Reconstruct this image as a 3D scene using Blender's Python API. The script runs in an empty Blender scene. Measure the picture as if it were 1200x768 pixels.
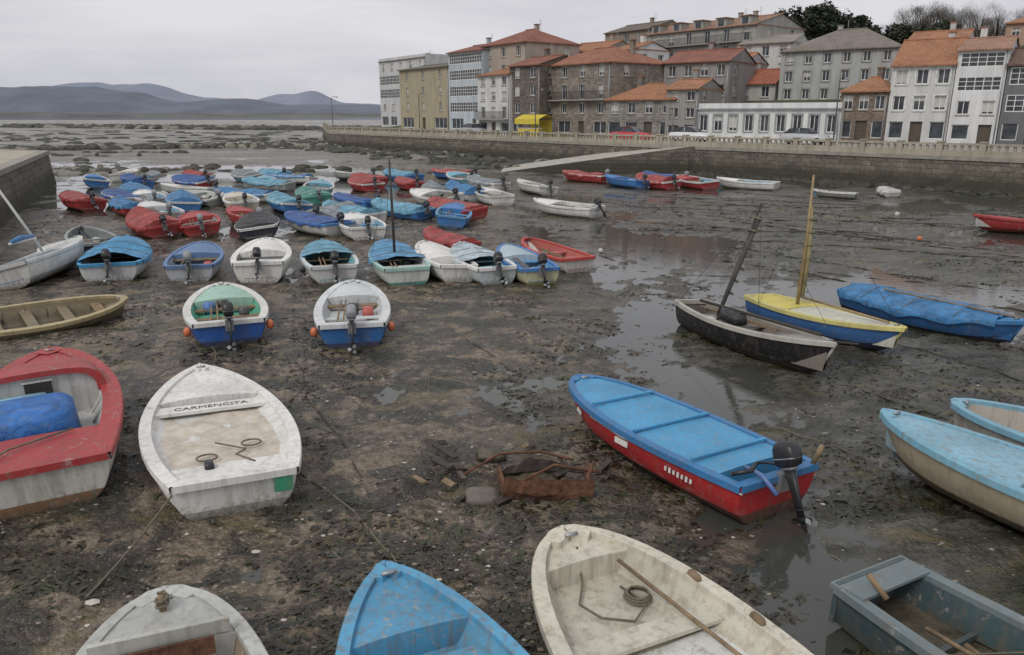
import bpy, bmesh, math, random
from mathutils import Vector, Matrix, noise, Euler
R = random.Random(7)
rad = math.radians
scene = bpy.context.scene

# ------------------------------------------------------------------ materials
_mc = {}
def newmat(name):
    m = bpy.data.materials.new(name); m.use_nodes = True
    nt = m.node_tree; b = nt.nodes['Principled BSDF']
    return m, nt, b
def N(nt, t, **k):
    n = nt.nodes.new(t)
    for a, v in k.items(): setattr(n, a, v)
    return n
def coords(nt, scale=(1,1,1), rot=(0,0,0)):
    tc = N(nt, 'ShaderNodeTexCoord'); mp = N(nt, 'ShaderNodeMapping')
    mp.inputs['Scale'].default_value = scale; mp.inputs['Rotation'].default_value = rot
    nt.links.new(tc.outputs['Object'], mp.inputs[0]); return mp.outputs[0]
def noi(nt, vec, scale, detail=4, rough=.55, dist=0):
    n = N(nt, 'ShaderNodeTexNoise'); n.inputs['Scale'].default_value = scale
    n.inputs['Detail'].default_value = detail; n.inputs['Roughness'].default_value = rough
    n.inputs['Distortion'].default_value = dist
    nt.links.new(vec, n.inputs['Vector']); return n.outputs['Fac']
def ramp(nt, fac, stops):
    r = N(nt, 'ShaderNodeValToRGB'); nt.links.new(fac, r.inputs[0]); e = r.color_ramp.elements
    while len(e) < len(stops): e.new(.5)
    for i, (p, c) in enumerate(stops):
        e[i].position = p
        if not isinstance(c, (tuple, list)): c = (c, c, c)
        e[i].color = (*c[:3], 1)
    return r.outputs[0]
def mix(nt, fac, a, b, mode='MIX'):
    m = N(nt, 'ShaderNodeMix', data_type='RGBA', blend_type=mode)
    for s, v in ((m.inputs[0], fac), (m.inputs[6], a), (m.inputs[7], b)):
        if isinstance(v, bpy.types.NodeSocket): nt.links.new(v, s)
        elif isinstance(v, (int, float)) and s == m.inputs[0]: s.default_value = v
        else: s.default_value = (*v[:3], 1) if isinstance(v, (tuple, list)) else (v, v, v, 1)
    return m.outputs[2]
def mth(nt, op, a, b=0, clamp=False):
    m = N(nt, 'ShaderNodeMath', operation=op, use_clamp=clamp)
    for i, v in enumerate((a, b)):
        if isinstance(v, bpy.types.NodeSocket): nt.links.new(v, m.inputs[i])
        else: m.inputs[i].default_value = v
    return m.outputs[0]
def bump(nt, b, h, strength=.3, dist=.02):
    n = N(nt, 'ShaderNodeBump'); n.inputs['Distance'].default_value = dist
    if isinstance(strength, bpy.types.NodeSocket): nt.links.new(strength, n.inputs['Strength'])
    else: n.inputs['Strength'].default_value = strength
    nt.links.new(h, n.inputs['Height']); nt.links.new(n.outputs[0], b.inputs['Normal'])

def paint(col, rough=.5, wear=.5, grime=1.0):
    key = ('paint', col, rough, wear, grime)
    if key in _mc: return _mc[key]
    m, nt, b = newmat('boat_paint')
    v = coords(nt)
    big = noi(nt, v, 1.6, 4, .6); fine = noi(nt, v, 14, 6, .7)
    c = mix(nt, ramp(nt, big, [(.3, 0), (.75, 1)]), tuple(x*.74 for x in col), tuple(min(1, x*1.06) for x in col))
    g = .2126*col[0]+.7152*col[1]+.0722*col[2]
    worn = tuple(.35*x+.65*(g*.55+.06) for x in col)
    c = mix(nt, mth(nt, 'MULTIPLY', ramp(nt, fine, [(.52, 0), (.7, 1)]), wear), c, worn)
    chip = noi(nt, v, 5.5, 6, .75, .6)
    c = mix(nt, mth(nt, 'MULTIPLY', ramp(nt, chip, [(.59, 0), (.63, 1)]), .6*wear), c, (.33, .31, .27) if g < .35 else (.3, .24, .17))
    st = noi(nt, coords(nt, (5, 5, .6)), 2.2, 4, .6)
    c = mix(nt, mth(nt, 'MULTIPLY', ramp(nt, st, [(.48, 0), (.76, 1)]), .5*wear+.12), c, (.16, .12, .08))
    sx = N(nt, 'ShaderNodeSeparateXYZ'); nt.links.new(v, sx.inputs[0])
    low = mth(nt, 'MULTIPLY', mth(nt, 'SUBTRACT', .22, sx.outputs[2]), 4.5)
    low = mth(nt, 'ADD', low, mth(nt, 'MULTIPLY', mth(nt, 'SUBTRACT', fine, .42), 2.4), True)
    c = mix(nt, mth(nt, 'MULTIPLY', low, .82*grime), c, (.075, .064, .045))
    nt.links.new(c, b.inputs['Base Color'])
    nt.links.new(ramp(nt, fine, [(.3, rough-.08), (.8, min(1, rough+.3))]), b.inputs['Roughness'])
    bump(nt, b, fine, .25, .01)
    _mc[key] = m; return m

def simple(name, col, rough=.7, var=.35, scale=4, metal=0, bmp=.3, bd=.01):
    key = (name, col, rough)
    if key in _mc: return _mc[key]
    m, nt, b = newmat(name); v = coords(nt)
    n = noi(nt, v, scale, 5, .65)
    c = mix(nt, ramp(nt, n, [(.3, 0), (.7, 1)]), tuple(x*(1-var) for x in col), tuple(min(1, x*(1+var*.5)) for x in col))
    nt.links.new(c, b.inputs['Base Color']); b.inputs['Roughness'].default_value = rough
    b.inputs['Metallic'].default_value = metal
    if bmp: bump(nt, b, n, bmp, bd)
    _mc[key] = m; return m

def tarpmat(col):
    key = ('tarp', col)
    if key in _mc: return _mc[key]
    m, nt, b = newmat('tarpaulin'); v = coords(nt)
    n = noi(nt, v, 3, 5, .6, .8); f2 = noi(nt, v, 9, 5, .7)
    c = mix(nt, ramp(nt, n, [(.35, 0), (.7, 1)]), tuple(x*.55 for x in col), tuple(min(1, x*1.1+.015) for x in col))
    c = mix(nt, ramp(nt, f2, [(.5, 0), (.75, .55)]), c, (.18, .18, .16))
    nt.links.new(c, b.inputs['Base Color']); b.inputs['Roughness'].default_value = .55
    bump(nt, b, n, .7, .07); _mc[key] = m; return m

def plaster(col, stain=.6):
    key = ('plaster', col)
    if key in _mc: return _mc[key]
    m, nt, b = newmat('plaster_wall')
    a = noi(nt, coords(nt, (1, 1, .18)), 1.3, 6, .65); f2 = noi(nt, coords(nt), 9, 5, .6)
    c = mix(nt, ramp(nt, a, [(.4, 0), (.75, stain)]), col, tuple(x*.42 for x in col))
    c = mix(nt, ramp(nt, f2, [(.35, 0), (.7, 1)]), mix(nt, .15, c, (.1, .09, .08)), c)
    nt.links.new(c, b.inputs['Base Color']); b.inputs['Roughness'].default_value = .9
    bump(nt, b, f2, .3, .02); _mc[key] = m; return m

def masonry(col, mortar, bw=.6, bh=.3, algae=False, name='stone_masonry'):
    key = (name, col)
    if key in _mc: return _mc[key]
    m, nt, b = newmat(name); v = coords(nt)
    sx = N(nt, 'ShaderNodeSeparateXYZ'); nt.links.new(v, sx.inputs[0])
    cx = N(nt, 'ShaderNodeCombineXYZ')
    nt.links.new(mth(nt, 'ADD', sx.outputs[0], sx.outputs[1]), cx.inputs[0]); nt.links.new(sx.outputs[2], cx.inputs[1])
    br = N(nt, 'ShaderNodeTexBrick'); nt.links.new(cx.outputs[0], br.inputs['Vector'])
    br.inputs['Scale'].default_value = 1; br.inputs['Brick Width'].default_value = bw
    br.inputs['Row Height'].default_value = bh; br.inputs['Mortar Size'].default_value = .02
    br.inputs['Color1'].default_value = (*[x*1.35 for x in col], 1); br.inputs['Color2'].default_value = (*[x*.6 for x in col], 1)
    br.inputs['Mortar'].default_value = (*mortar, 1)
    n = noi(nt, v, .9, 6, .65); n2 = noi(nt, v, 5, 5, .7)
    c = mix(nt, ramp(nt, n, [(.35, .0), (.65, .7)]), br.outputs[0], tuple(x*.4 for x in col))
    c = mix(nt, ramp(nt, n2, [(.48, 0), (.8, .6)]), c, (.3, .28, .24))
    if algae:
        low = mth(nt, 'ADD', mth(nt, 'MULTIPLY', mth(nt, 'SUBTRACT', 1.2, sx.outputs[2]), 1.8),
                  mth(nt, 'MULTIPLY', mth(nt, 'SUBTRACT', n2, .5), 2.6), True)
        c = mix(nt, mth(nt, 'MULTIPLY', low, .85), c, (.035, .034, .02))
    nt.links.new(c, b.inputs['Base Color']); b.inputs['Roughness'].default_value = .85
    bump(nt, b, mth(nt, 'ADD', n2, mth(nt, 'MULTIPLY', br.outputs[1], -1)), .7, .06)
    _mc[key] = m; return m

def tiles(col):
    key = ('tiles', col)
    if key in _mc: return _mc[key]
    m, nt, b = newmat('roof_tiles'); v = coords(nt)
    w = N(nt, 'ShaderNodeTexWave', bands_direction='X'); w.inputs['Scale'].default_value = 1.3
    w.inputs['Distortion'].default_value = .6; nt.links.new(v, w.inputs[0])
    n = noi(nt, v, .8, 6, .7); n2 = noi(nt, coords(nt, (3, 3, 3)), 2.5, 3, .6)
    c = mix(nt, ramp(nt, n, [(.35, 0), (.7, 1)]), tuple(x*.5 for x in col), col)
    c = mix(nt, ramp(nt, n2, [(.45, 0), (.65, .5)]), c, (col[0]*1.2, col[1]*1.5, col[2]*1.6))
    c = mix(nt, mth(nt, 'MULTIPLY', w.outputs[1], .45), c, tuple(x*.4 for x in col))
    nt.links.new(c, b.inputs['Base Color']); b.inputs['Roughness'].default_value = .9
    bump(nt, b, w.outputs[1], .5, .05); _mc[key] = m; return m

def glass():
    if 'glass' in _mc: return _mc['glass']
    m, nt, b = newmat('window_glass'); n = noi(nt, coords(nt), .9, 2)
    nt.links.new(ramp(nt, n, [(.35, (.02, .024, .03)), (.7, (.09, .1, .11))]), b.inputs['Base Color'])
    b.inputs['Roughness'].default_value = .12; _mc['glass'] = m; return m

WHITE = (.78, .77, .73)
M_black = simple('black_plastic', (.025, .025, .028), .4)
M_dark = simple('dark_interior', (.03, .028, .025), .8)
M_rope = simple('rope_fibre', (.16, .14, .1), .9, .4, 30)
M_weedrope = simple('weed_covered_rope', (.045, .04, .028), .9, .5, 20)
M_wood = simple('weathered_wood', (.24, .17, .1), .8, .5, 8)
M_mast = simple('varnished_mast', (.3, .22, .11), .55, .4, 6)
M_darkwood = simple('dark_wood', (.05, .04, .032), .7, .4, 8)
M_orange = simple('orange_buoy', (.6, .17, .07), .5)
M_steel = simple('galvanised_metal', (.35, .36, .37), .45, .3, 8, .6)
M_rust = simple('rusty_metal', (.14, .062, .035), .9, .7, 9, 0, .9, .04)
M_beige = simple('beige_mat', (.55, .49, .41), .85, .3, 5, 0, .5, .03)
M_mudfill = simple('mud_in_boat', (.09, .075, .05), .5, .6, 6, 0, .8, .04)

# ------------------------------------------------------------------ mesh builder
class MB:
    def __init__(s): s.v=[]; s.f=[]; s.mi=[]; s.sm=[]; s.mats=[]; s.M=Matrix.Identity(4)
    def mid(s, m):
        if m not in s.mats: s.mats.append(m)
        return s.mats.index(m)
    def add(s, vs, fs, mat, smooth=False):
        o=len(s.v); s.v += [tuple(s.M @ Vector(p)) for p in vs]
        k=s.mid(mat)
        for f in fs: s.f.append([o+i for i in f]); s.mi.append(k); s.sm.append(smooth)
    def quad(s, a,b,c,d, mat): s.add([a,b,c,d],[(0,1,2,3)],mat)
    def grid(s, rows, mat, smooth=True, closed=False, caps=False):
        n=len(rows[0]); vs=[p for r in rows for p in r]; fs=[]
        for i in range(len(rows)-1):
            for j in range(n if closed else n-1):
                k=(j+1)%n; fs.append((i*n+j,i*n+k,(i+1)*n+k,(i+1)*n+j))
        if caps:
            fs.append(tuple(range(n-1,-1,-1))); o=(len(rows)-1)*n; fs.append(tuple(o+i for i in range(n)))
        s.add(vs,fs,mat,smooth)
    def tube(s, pts, r, mat, n=8):
        pts=[Vector(p) for p in pts]
        if not isinstance(r,(list,tuple)): r=[r]*len(pts)
        rows=[]
        for i,p in enumerate(pts):
            d=(pts[min(i+1,len(pts)-1)]-pts[max(i-1,0)])
            if d.length<1e-6: d=Vector((0,0,1))
            d.normalize()
            up=Vector((0,0,1)) if abs(d.z)<.95 else Vector((1,0,0))
            a=d.cross(up).normalized(); b=d.cross(a)
            rows.append([tuple(p+(a*math.cos(t)+b*math.sin(t))*r[i]) for t in [2*math.pi*k/n for k in range(n)]])
        s.grid(rows,mat,True,True,True)
    def box(s, c, sz, mat, rz=0):
        M=Matrix.Translation(c)@Matrix.Rotation(rz,4,'Z'); h=[x/2 for x in sz]
        vs=[tuple(M@Vector((x*h[0],y*h[1],z*h[2]))) for x in(-1,1) for y in(-1,1) for z in(-1,1)]
        s.add(vs,[(0,1,3,2),(4,6,7,5),(0,4,5,1),(2,3,7,6),(0,2,6,4),(1,5,7,3)],mat)
    def rloft(s, secs, mat, n=16, p=.45):
        rows=[]
        for cx,cy,z,hx,hy in secs:
            row=[]
            for k in range(n):
                t=2*math.pi*k/n; c,sn=math.cos(t),math.sin(t)
                row.append((cx+hx*math.copysign(abs(c)**p,c), cy+hy*math.copysign(abs(sn)**p,sn), z))
            rows.append(row)
        s.grid(rows,mat,True,True,True)
    def ball(s, c, r, mat, sx=1, sz=1):
        rows=[]
        for i in range(7):
            a=math.pi*(i+.001)/6.002
            rows.append([(c[0]+r*sx*math.sin(a)*math.cos(t),c[1]+r*math.sin(a)*math.sin(t),c[2]+r*sz*math.cos(a)) for t in [2*math.pi*k/10 for k in range(10)]])
        s.grid(rows,mat,True,True)
    def obj(s, name, loc=(0,0,0), rot=(0,0,0)):
        me=bpy.data.meshes.new(name); me.from_pydata(s.v,[],s.f)
        for m in s.mats: me.materials.append(m)
        me.polygons.foreach_set('material_index',s.mi); me.polygons.foreach_set('use_smooth',s.sm); me.update()
        o=bpy.data.objects.new(name,me); scene.collection.objects.link(o)
        o.location=loc; o.rotation_euler=rot; return o

# ------------------------------------------------------------------ world + sun + camera
w=bpy.data.worlds.new("World"); scene.world=w; w.use_nodes=True
nt=w.node_tree; bg=nt.nodes['Background']; bg.inputs[1].default_value=.12
sky=N(nt,'ShaderNodeTexSky',sky_type='NISHITA'); sky.sun_disc=False
SE,SR=rad(48),rad(215); sky.sun_elevation=SE; sky.sun_rotation=SR; sky.air_density=2; sky.dust_density=5
hs=N(nt,'ShaderNodeHueSaturation'); hs.inputs['Saturation'].default_value=.12; nt.links.new(sky.outputs[0],hs.inputs['Color'])
tc=N(nt,'ShaderNodeTexCoord'); mp=N(nt,'ShaderNodeMapping'); mp.inputs['Scale'].default_value=(1,1,4.5)
nt.links.new(tc.outputs['Generated'],mp.inputs[0])
cn=noi(nt,mp.outputs[0],1.9,6,.58,.4)
cc=ramp(nt,cn,[(.34,(.70,.71,.765)),(.66,(.97,.965,.985))])
cl=mix(nt,1,cc,(6.9,6.9,7.05),'MULTIPLY')
nt.links.new(mix(nt,.88,hs.outputs[0],cl),bg.inputs[0])
sd=bpy.data.lights.new('sun','SUN'); sd.energy=1.3; sd.angle=rad(20); sd.color=(1,.96,.9)
so=bpy.data.objects.new('sun',sd); scene.collection.objects.link(so)
dvec=Vector((math.sin(SR)*math.cos(SE),math.cos(SR)*math.cos(SE),math.sin(SE)))
so.rotation_euler=dvec.to_track_quat('Z','Y').to_euler(); so.location=(0,0,60)
cd=bpy.data.cameras.new('camera'); co=bpy.data.objects.new('camera',cd); scene.collection.objects.link(co)
cd.lens=27; cd.sensor_width=36; cd.clip_end=12000; cd.clip_start=.1
co.location=(0,0,4.8); co.rotation_euler=(rad(90-15.5),0,0); scene.camera=co
scene.view_settings.view_transform='Standard'; scene.view_settings.look='None'; scene.view_settings.exposure=0

# ------------------------------------------------------------------ ground
def gz(x,y):
    d=math.hypot(x,y)
    z=.035+.085*noise.noise((x*.13,y*.13,1))+.06*noise.noise((x*.5,y*.35,5))
    if d<120: z+=.05*noise.noise((x*1.6,y*1.6,9))
    if d<45: z+=.036*noise.noise((x*4.5,y*4.5,3))+.02*noise.noise((x*11,y*11,7))
    z+=.035*max(0,min(1,(-x+2)/6))*(1 if y<22 else .2)
    # shallow drainage channel through the middle of the harbour
    q=(x-(1.5+.22*y+1.6*math.sin(y*.22)))/(1.6+.05*y)
    if 9<y<60: z-=.04*math.exp(-q*q)
    if y>36 and x<0: z-=.06*min(1,(y-36)/10)*max(0,1-abs(y-66)/40)
    if y>70: z+=.05*min(1,(y-70)/20)+.22*max(0,noise.noise((x*.05,y*.1,2)))
    if y>300: z+=.1*noise.noise((x*.012,y*.03,6))-.03
    if y>700: z-=min(1,(y-700)/200)*.8
    return z
def ground():
    ys=[2.2]
    while ys[-1]<320: ys.append(ys[-1]*1.0118)
    while ys[-1]<1000: ys.append(ys[-1]*1.03)
    while ys[-1]<9000: ys.append(ys[-1]*1.25)
    nx=380; vs=[];fs=[]
    for y in ys:
        for j in range(nx+1):
            a=rad(-62+124*j/nx); x=y*math.tan(a)
            vs.append((x,y,gz(x,y) if y<1000 else -.8))
    for i in range(len(ys)-1):
        for j in range(nx): k=i*(nx+1)+j; fs.append((k,k+1,k+nx+2,k+nx+1))
    o=len(vs); vs+=[(-17000,-9000,-.02),(17000,-9000,-.02),(vs[nx][0],2.2,0),(vs[0][0],2.2,0)]
    fs.append((o,o+1,o+2,o+3))
    me=bpy.data.meshes.new('mud_ground'); me.from_pydata(vs,[],fs)
    me.polygons.foreach_set('use_smooth',[True]*len(fs))
    ob=bpy.data.objects.new('mud_ground',me); scene.collection.objects.link(ob)
    m,nt,b=newmat('tidal_mud'); v=coords(nt)
    sx=N(nt,'ShaderNodeSeparateXYZ'); nt.links.new(v,sx.inputs[0])
    n1=noi(nt,v,.35,6,.65,.4); n2=noi(nt,v,1.3,7,.66,.6); n3=noi(nt,v,8,6,.72); n4=noi(nt,v,36,3,.7)
    stv=coords(nt,(.3,1.3,1),(0,0,rad(26))); ns=noi(nt,stv,1.2,7,.7,.6)
    mask=mth(nt,'ADD',mth(nt,'MULTIPLY',mth(nt,'ADD',sx.outputs[0],mth(nt,'MULTIPLY',sx.outputs[1],.04)),.2),mth(nt,'MULTIPLY',mth(nt,'SUBTRACT',n1,.5),3.6))
    mask=mth(nt,'ADD',mask,.0,True)
    gravel=ramp(nt,n3,[(.32,(.06,.045,.03)),(.5,(.19,.14,.092)),(.68,(.36,.29,.21))])
    gravel=mix(nt,ramp(nt,n2,[(.44,0),(.54,.94)]),gravel,mix(nt,ramp(nt,n3,[(.42,0),(.62,1)]),(.014,.012,.008),(.055,.042,.028)))
    gravel=mix(nt,ramp(nt,n4,[(.55,0),(.7,.65)]),gravel,(.42,.38,.32))
    silt=ramp(nt,ns,[(.36,(.014,.014,.009)),(.47,(.06,.056,.042)),(.66,(.15,.14,.115))])
    silt=mix(nt,ramp(nt,n3,[(.5,0),(.62,.8)]),silt,(.018,.019,.01))
    silt=mix(nt,ramp(nt,n4,[(.58,0),(.74,.35)]),silt,(.24,.23,.19))
    c=mix(nt,mask,gravel,silt)
    # weed mats and ochre algae
    n5=noi(nt,v,.75,6,.66,1.0); n6=noi(nt,coords(nt,(.6,1.2,1),(0,0,rad(20))),.9,7,.7,.8)
    c=mix(nt,ramp(nt,n5,[(.55,0),(.63,.6)]),c,(.15,.12,.04))
    wm=ramp(nt,n6,[(.53,0),(.575,1)])
    c=mix(nt,mth(nt,'MULTIPLY',wm,.85),c,mix(nt,ramp(nt,n3,[(.4,0),(.62,1)]),(.01,.011,.006),(.042,.045,.018)))
    wet=mth(nt,'SUBTRACT',1,mth(nt,'MULTIPLY',mth(nt,'SUBTRACT',sx.outputs[2],.006),24),True)
    c=mix(nt,mth(nt,'MULTIPLY',wet,.6),c,(.028,.026,.02))
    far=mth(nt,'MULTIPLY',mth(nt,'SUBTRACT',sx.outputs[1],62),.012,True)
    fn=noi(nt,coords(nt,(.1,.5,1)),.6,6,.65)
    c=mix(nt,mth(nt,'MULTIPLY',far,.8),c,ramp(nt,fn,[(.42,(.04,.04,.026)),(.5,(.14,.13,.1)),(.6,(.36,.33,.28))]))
    nt.links.new(c,b.inputs['Base Color'])
    rg=ramp(nt,n2,[(.42,.45),(.54,.3)]); rg2=ramp(nt,ns,[(.42,.2),(.6,.4)])
    rr_=mix(nt,mask,rg,rg2)
    nt.links.new(mix(nt,wet,rr_,.1),b.inputs['Roughness'])
    b.inputs['Specular IOR Level'].default_value=.6
    vo=N(nt,'ShaderNodeTexVoronoi'); vo.inputs['Scale'].default_value=20; nt.links.new(v,vo.inputs['Vector'])
    h=mth(nt,'ADD',mth(nt,'ADD',n3,mth(nt,'MULTIPLY',n4,.5)),mth(nt,'MULTIPLY',vo.outputs[0],-.5))
    h=mth(nt,'ADD',h,mth(nt,'MULTIPLY',n2,2.0))
    stg=mth(nt,'SUBTRACT',mth(nt,'SUBTRACT',.95,mth(nt,'MULTIPLY',mask,.3)),mth(nt,'MULTIPLY',wet,.5),True)
    bump(nt,b,h,stg,.08)
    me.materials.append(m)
    mb=MB(); m,nt,b=newmat('sea_water')
    b.inputs['Base Color'].default_value=(.05,.052,.045,1); b.inputs['Roughness'].default_value=.05
    nn=noi(nt,coords(nt,(1,2.5,1)),3,3,.6); bump(nt,b,nn,.1,.02)
    mb.quad((-17000,-9000,.007),(17000,-9000,.007),(17000,9500,.007),(-17000,9500,.007),m)
    mb.obj('water')
ground()

# ------------------------------------------------------------------ boats
def outboard(mb, x, z, tilt=35, col=None, y=0, s=.9):
    old=mb.M.copy()
    mb.M=old@Matrix.Translation((x,y,z))@Matrix.Rotation(rad(tilt),4,'Y')@Matrix.Scale(s,4)
    c=col or M_black
    mb.rloft([(-.13,0,.10,.10,.07),(-.14,0,.13,.16,.11),(-.15,0,.24,.185,.125),(-.15,0,.36,.17,.12),(-.14,0,.43,.12,.09),(-.13,0,.45,.04,.03)],c)
    mb.rloft([(-.14,0,.215,.19,.128),(-.14,0,.235,.19,.128)],M_steel)
    mb.rloft([(-.13,0,.06,.09,.06),(-.13,0,.11,.10,.075)],M_steel)
    mb.rloft([(-.13,0,-.62,.05,.018),(-.13,0,-.3,.055,.03),(-.13,0,.08,.08,.05)],M_black)
    mb.rloft([(-.15,0,-.47,.14,.07),(-.15,0,-.455,.14,.07)],M_black)
    mb.tube([(-.27,0,-.6),(-.2,0,-.6),(-.08,0,-.6),(.02,0,-.6)],[.03,.045,.045,.01],M_black)
    mb.add([(-.16,0,-.6),(-.07,0,-.62),(-.13,0,-.78),(-.17,0,-.76)],[(0,1,2,3)],M_black)
    for k in range(3):
        a=k*2.094
        d=Vector((0,math.cos(a),math.sin(a))); t=Vector((.5,-math.sin(a),math.cos(a)))
        o=Vector((-.29,0,-.6))
        mb.add([tuple(o+d*.02),tuple(o+d*.07+t*.05),tuple(o+d*.13),tuple(o+d*.07-t*.05)],[(0,1,2,3)],M_steel)
    mb.tube([(-.05,0,.12),(.18,.02,.18),(.36,.04,.2)],[.02,.018,.022],M_black,6)
    mb.M=old
    mb.box((x+.0,y,z-.08),(.09,.17,.24),M_steel)

def boat(name, stern, bow, L, W, H=.62, hull=WHITE, low=None, gun=None, inn=None, st=.8, e=.75, sh=.3,
         wide=.08, floor=.35, decks=(), thwarts=(.25,.52), tarp=None, motor=None, heel=0, trim=0, rake=.3,
         stripe=None, transom=None, sm=.4, extra=None, seed=1, z0=-.07, clutter=0, fenders=(), sterntrim=True, wear=.5):
    rr=random.Random(seed); mb=MB(); H*=.87
    P=lambda c: c if not isinstance(c,tuple) else paint(c,.45,wear)
    low=P(low if low is not None else hull); gun=P(gun if gun is not None else hull); inn=P(inn if inn is not None else hull)
    hm=P(hull); stm=P(stripe) if stripe is not None else hm; trm=P(transom) if transom is not None else hm
    def hb(s):
        if s<sm: k=1-(1-st)*((sm-s)/sm)**2
        else:
            q=(s-sm)/(1-sm); k=max(0,1-q**2.1)**e
        return W/2*k
    def sheer(s):
        q=(s-.35)/.65
        return H*(1+(sh*q*q if s>.35 else .25*sh*q*q))
    def keel(s): return H*.35*max(0,(s-.75)/.25)**2
    S=[math.sin(t*math.pi/2)**.9 if t<1 else 1 for t in [i/26 for i in range(27)]]
    yf=[0,.48,.74,.87,.93,.965,.985,1.0]; zf=[0,.05,.16,.34,.5,.66,.83,1]
    def hp(s,j,side):
        k=keel(s); zz=k+(sheer(s)-k)*zf[j]; y=hb(s)*yf[j]**(1+1.6*s**3)
        return (s*L-rake*(1-zf[j])*s**5+(0.08*(1-zf[j])*(1-s)**4), side*y, zz)
    for side in(-1,1):
        for a,b_,m in((0,3,low),(3,6,hm),(6,7,stm)):
            mb.grid([[hp(s,j,side) for j in range(a,b_+1)] for s in S],m)
    mb.grid([[hp(0,j,1),hp(0,j,-1)] for j in range(0,4)],low,False)
    mb.grid([[hp(0,j,1),hp(0,j,-1)] for j in range(3,8)],trm,False)
    iy=lambda s: max(0,hb(s)-wide)
    for side in(-1,1):
        rows=[]
        for s in S:
            h=hb(s); z=sheer(s); ex=.03; xo=s*L+(.03 if s>.99 else 0)
            rows.append([(xo,side*(h+.0),z-.085),(xo,side*(h+ex),z-.075),(xo,side*(h+ex),z+.008),(xo,side*(h+ex-.012),z+.02),(s*L-(wide*1.1 if s>.97 else 0),side*iy(s),z+.02),(s*L-(wide*1.1 if s>.97 else 0),side*iy(s),z-.05)])
        mb.grid(rows,gun,False)
    if sterntrim: mb.box((wide*.45,0,sheer(0)-.02),(wide+.05,2*hb(0)-.02,.09),gun)
    fz=H*floor
    SI=[s for s in S if iy(s)>.02]
    for side in(-1,1):
        mb.grid([[(max(s*L,.05),side*iy(s),sheer(s)-.04),(max(s*L,.05)-.02*s,side*iy(s)*.93,(sheer(s)+fz)/2),(max(s*L,.05)-.05*s,side*iy(s)*.8,fz+.05*s)] for s in SI],inn)
    mb.grid([[(max(s*L,.05)-.05*s,t*iy(s)*.8,fz+.05*s) for t in(-1,-.33,.33,1)] for s in SI],inn)
    mb.quad((.05,-iy(0),sheer(0)-.04),(.05,iy(0),sheer(0)-.04),(.05,iy(0)*.8,fz),(.05,-iy(0)*.8,fz),inn)
    if floor<.5:
        for k in range(2,int(L/.45)):
            s=k*.45/L
            if s<.85:
                for side in(-1,1):
                    mb.tube([(s*L,side*(iy(s)-.005),sheer(s)-.05),(s*L,side*iy(s)*.92,(sheer(s)+fz)/2),(s*L,side*iy(s)*.78,fz+.02)],.016,inn,4)
        for t in(-.45,-.15,.15,.45):
            mb.grid([[(s*L,(t-.13)*iy(s)*.8,fz+.05*s+.018),(s*L,(t+.13)*iy(s)*.8,fz+.05*s+.018)] for s in [.08+.7*i/8 for i in range(9)]],M_wood if seed%3==0 else inn,False)
    for th in thwarts:
        z=sheer(th)-.14; y=iy(th)*.97
        mb.box((th*L,0,z),(.22,2*y,.035),inn if rr.random()<.6 else M_wood)
    for dk in decks:
        s0,s1,m=dk[:3]; m=P(m); crown=dk[3] if len(dk)>3 else .04; dz=dk[4] if len(dk)>4 else .0
        ss=[s0+(s1-s0)*i/8 for i in range(9)]
        ts=[-1+2*i/8 for i in range(9)]
        f=lambda s,t:(min(s*L,L-wide*1.05),t*(iy(s)+.004),sheer(s)+dz+crown*(1-t*t)*min(1,iy(s)/(W*.25)))
        mb.grid([[f(s,t) for t in ts] for s in ss],m)
        for s in((s0,s1) if s1<.9 else (s0,)):
            if s>.04: mb.grid([[f(s,t) for t in ts],[(s*L,t*iy(s)*.82,fz) for t in ts]],m,False)
    if tarp:
        m,s0,s1,rdg=tarp
        ss=[s0+(s1-s0)*i/26 for i in range(27)]; rows=[]
        for s in ss:
            row=[]
            for i in range(17):
                t=-1+i/8; a=abs(t); sg=1 if t>=0 else -1
                nz=.07*noise.noise((s*9+seed,t*2.5,seed))+.05*noise.noise((s*25+seed,t*6,seed))
                if a<=.8: q=a/.8; row.append((s*L,sg*q*(hb(s)+.045),sheer(s)+.03+rdg*(1-q**1.6)*(.75+.4*math.sin(s*14+seed))*min(1,hb(s)/(W*.25))+nz*(1-q*.6)))
                else: q=(a-.8)/.2; row.append((s*L,sg*(hb(s)+.05+.03*noise.noise((s*20,sg,seed))),sheer(s)+.02-q*(.13+.12*noise.noise((s*8,sg*3,seed)))))
            rows.append(row)
        mb.grid(rows,m)
        if s0<.1:
            mb.grid([[(p[0]-.02,p[1],p[2]) for p in rows[0]],[(p[0]-.05,p[1],min(p[2],sheer(0)-.12)) for p in rows[0]]],m)
        for k in range(3):
            s=s0+(s1-s0)*(.2+.3*k)
            mb.tube([(s*L,t*(hb(s)+.06),sheer(s)+.05+rdg*(1-abs(t)**1.6)*1.1) for t in(-1,-.5,0,.5,1)],.008,M_rope,4)
    if motor is not None: outboard(mb,-.03,sheer(0)+.02,motor, P((.3,.32,.34)) if seed%4==1 else None)
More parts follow.
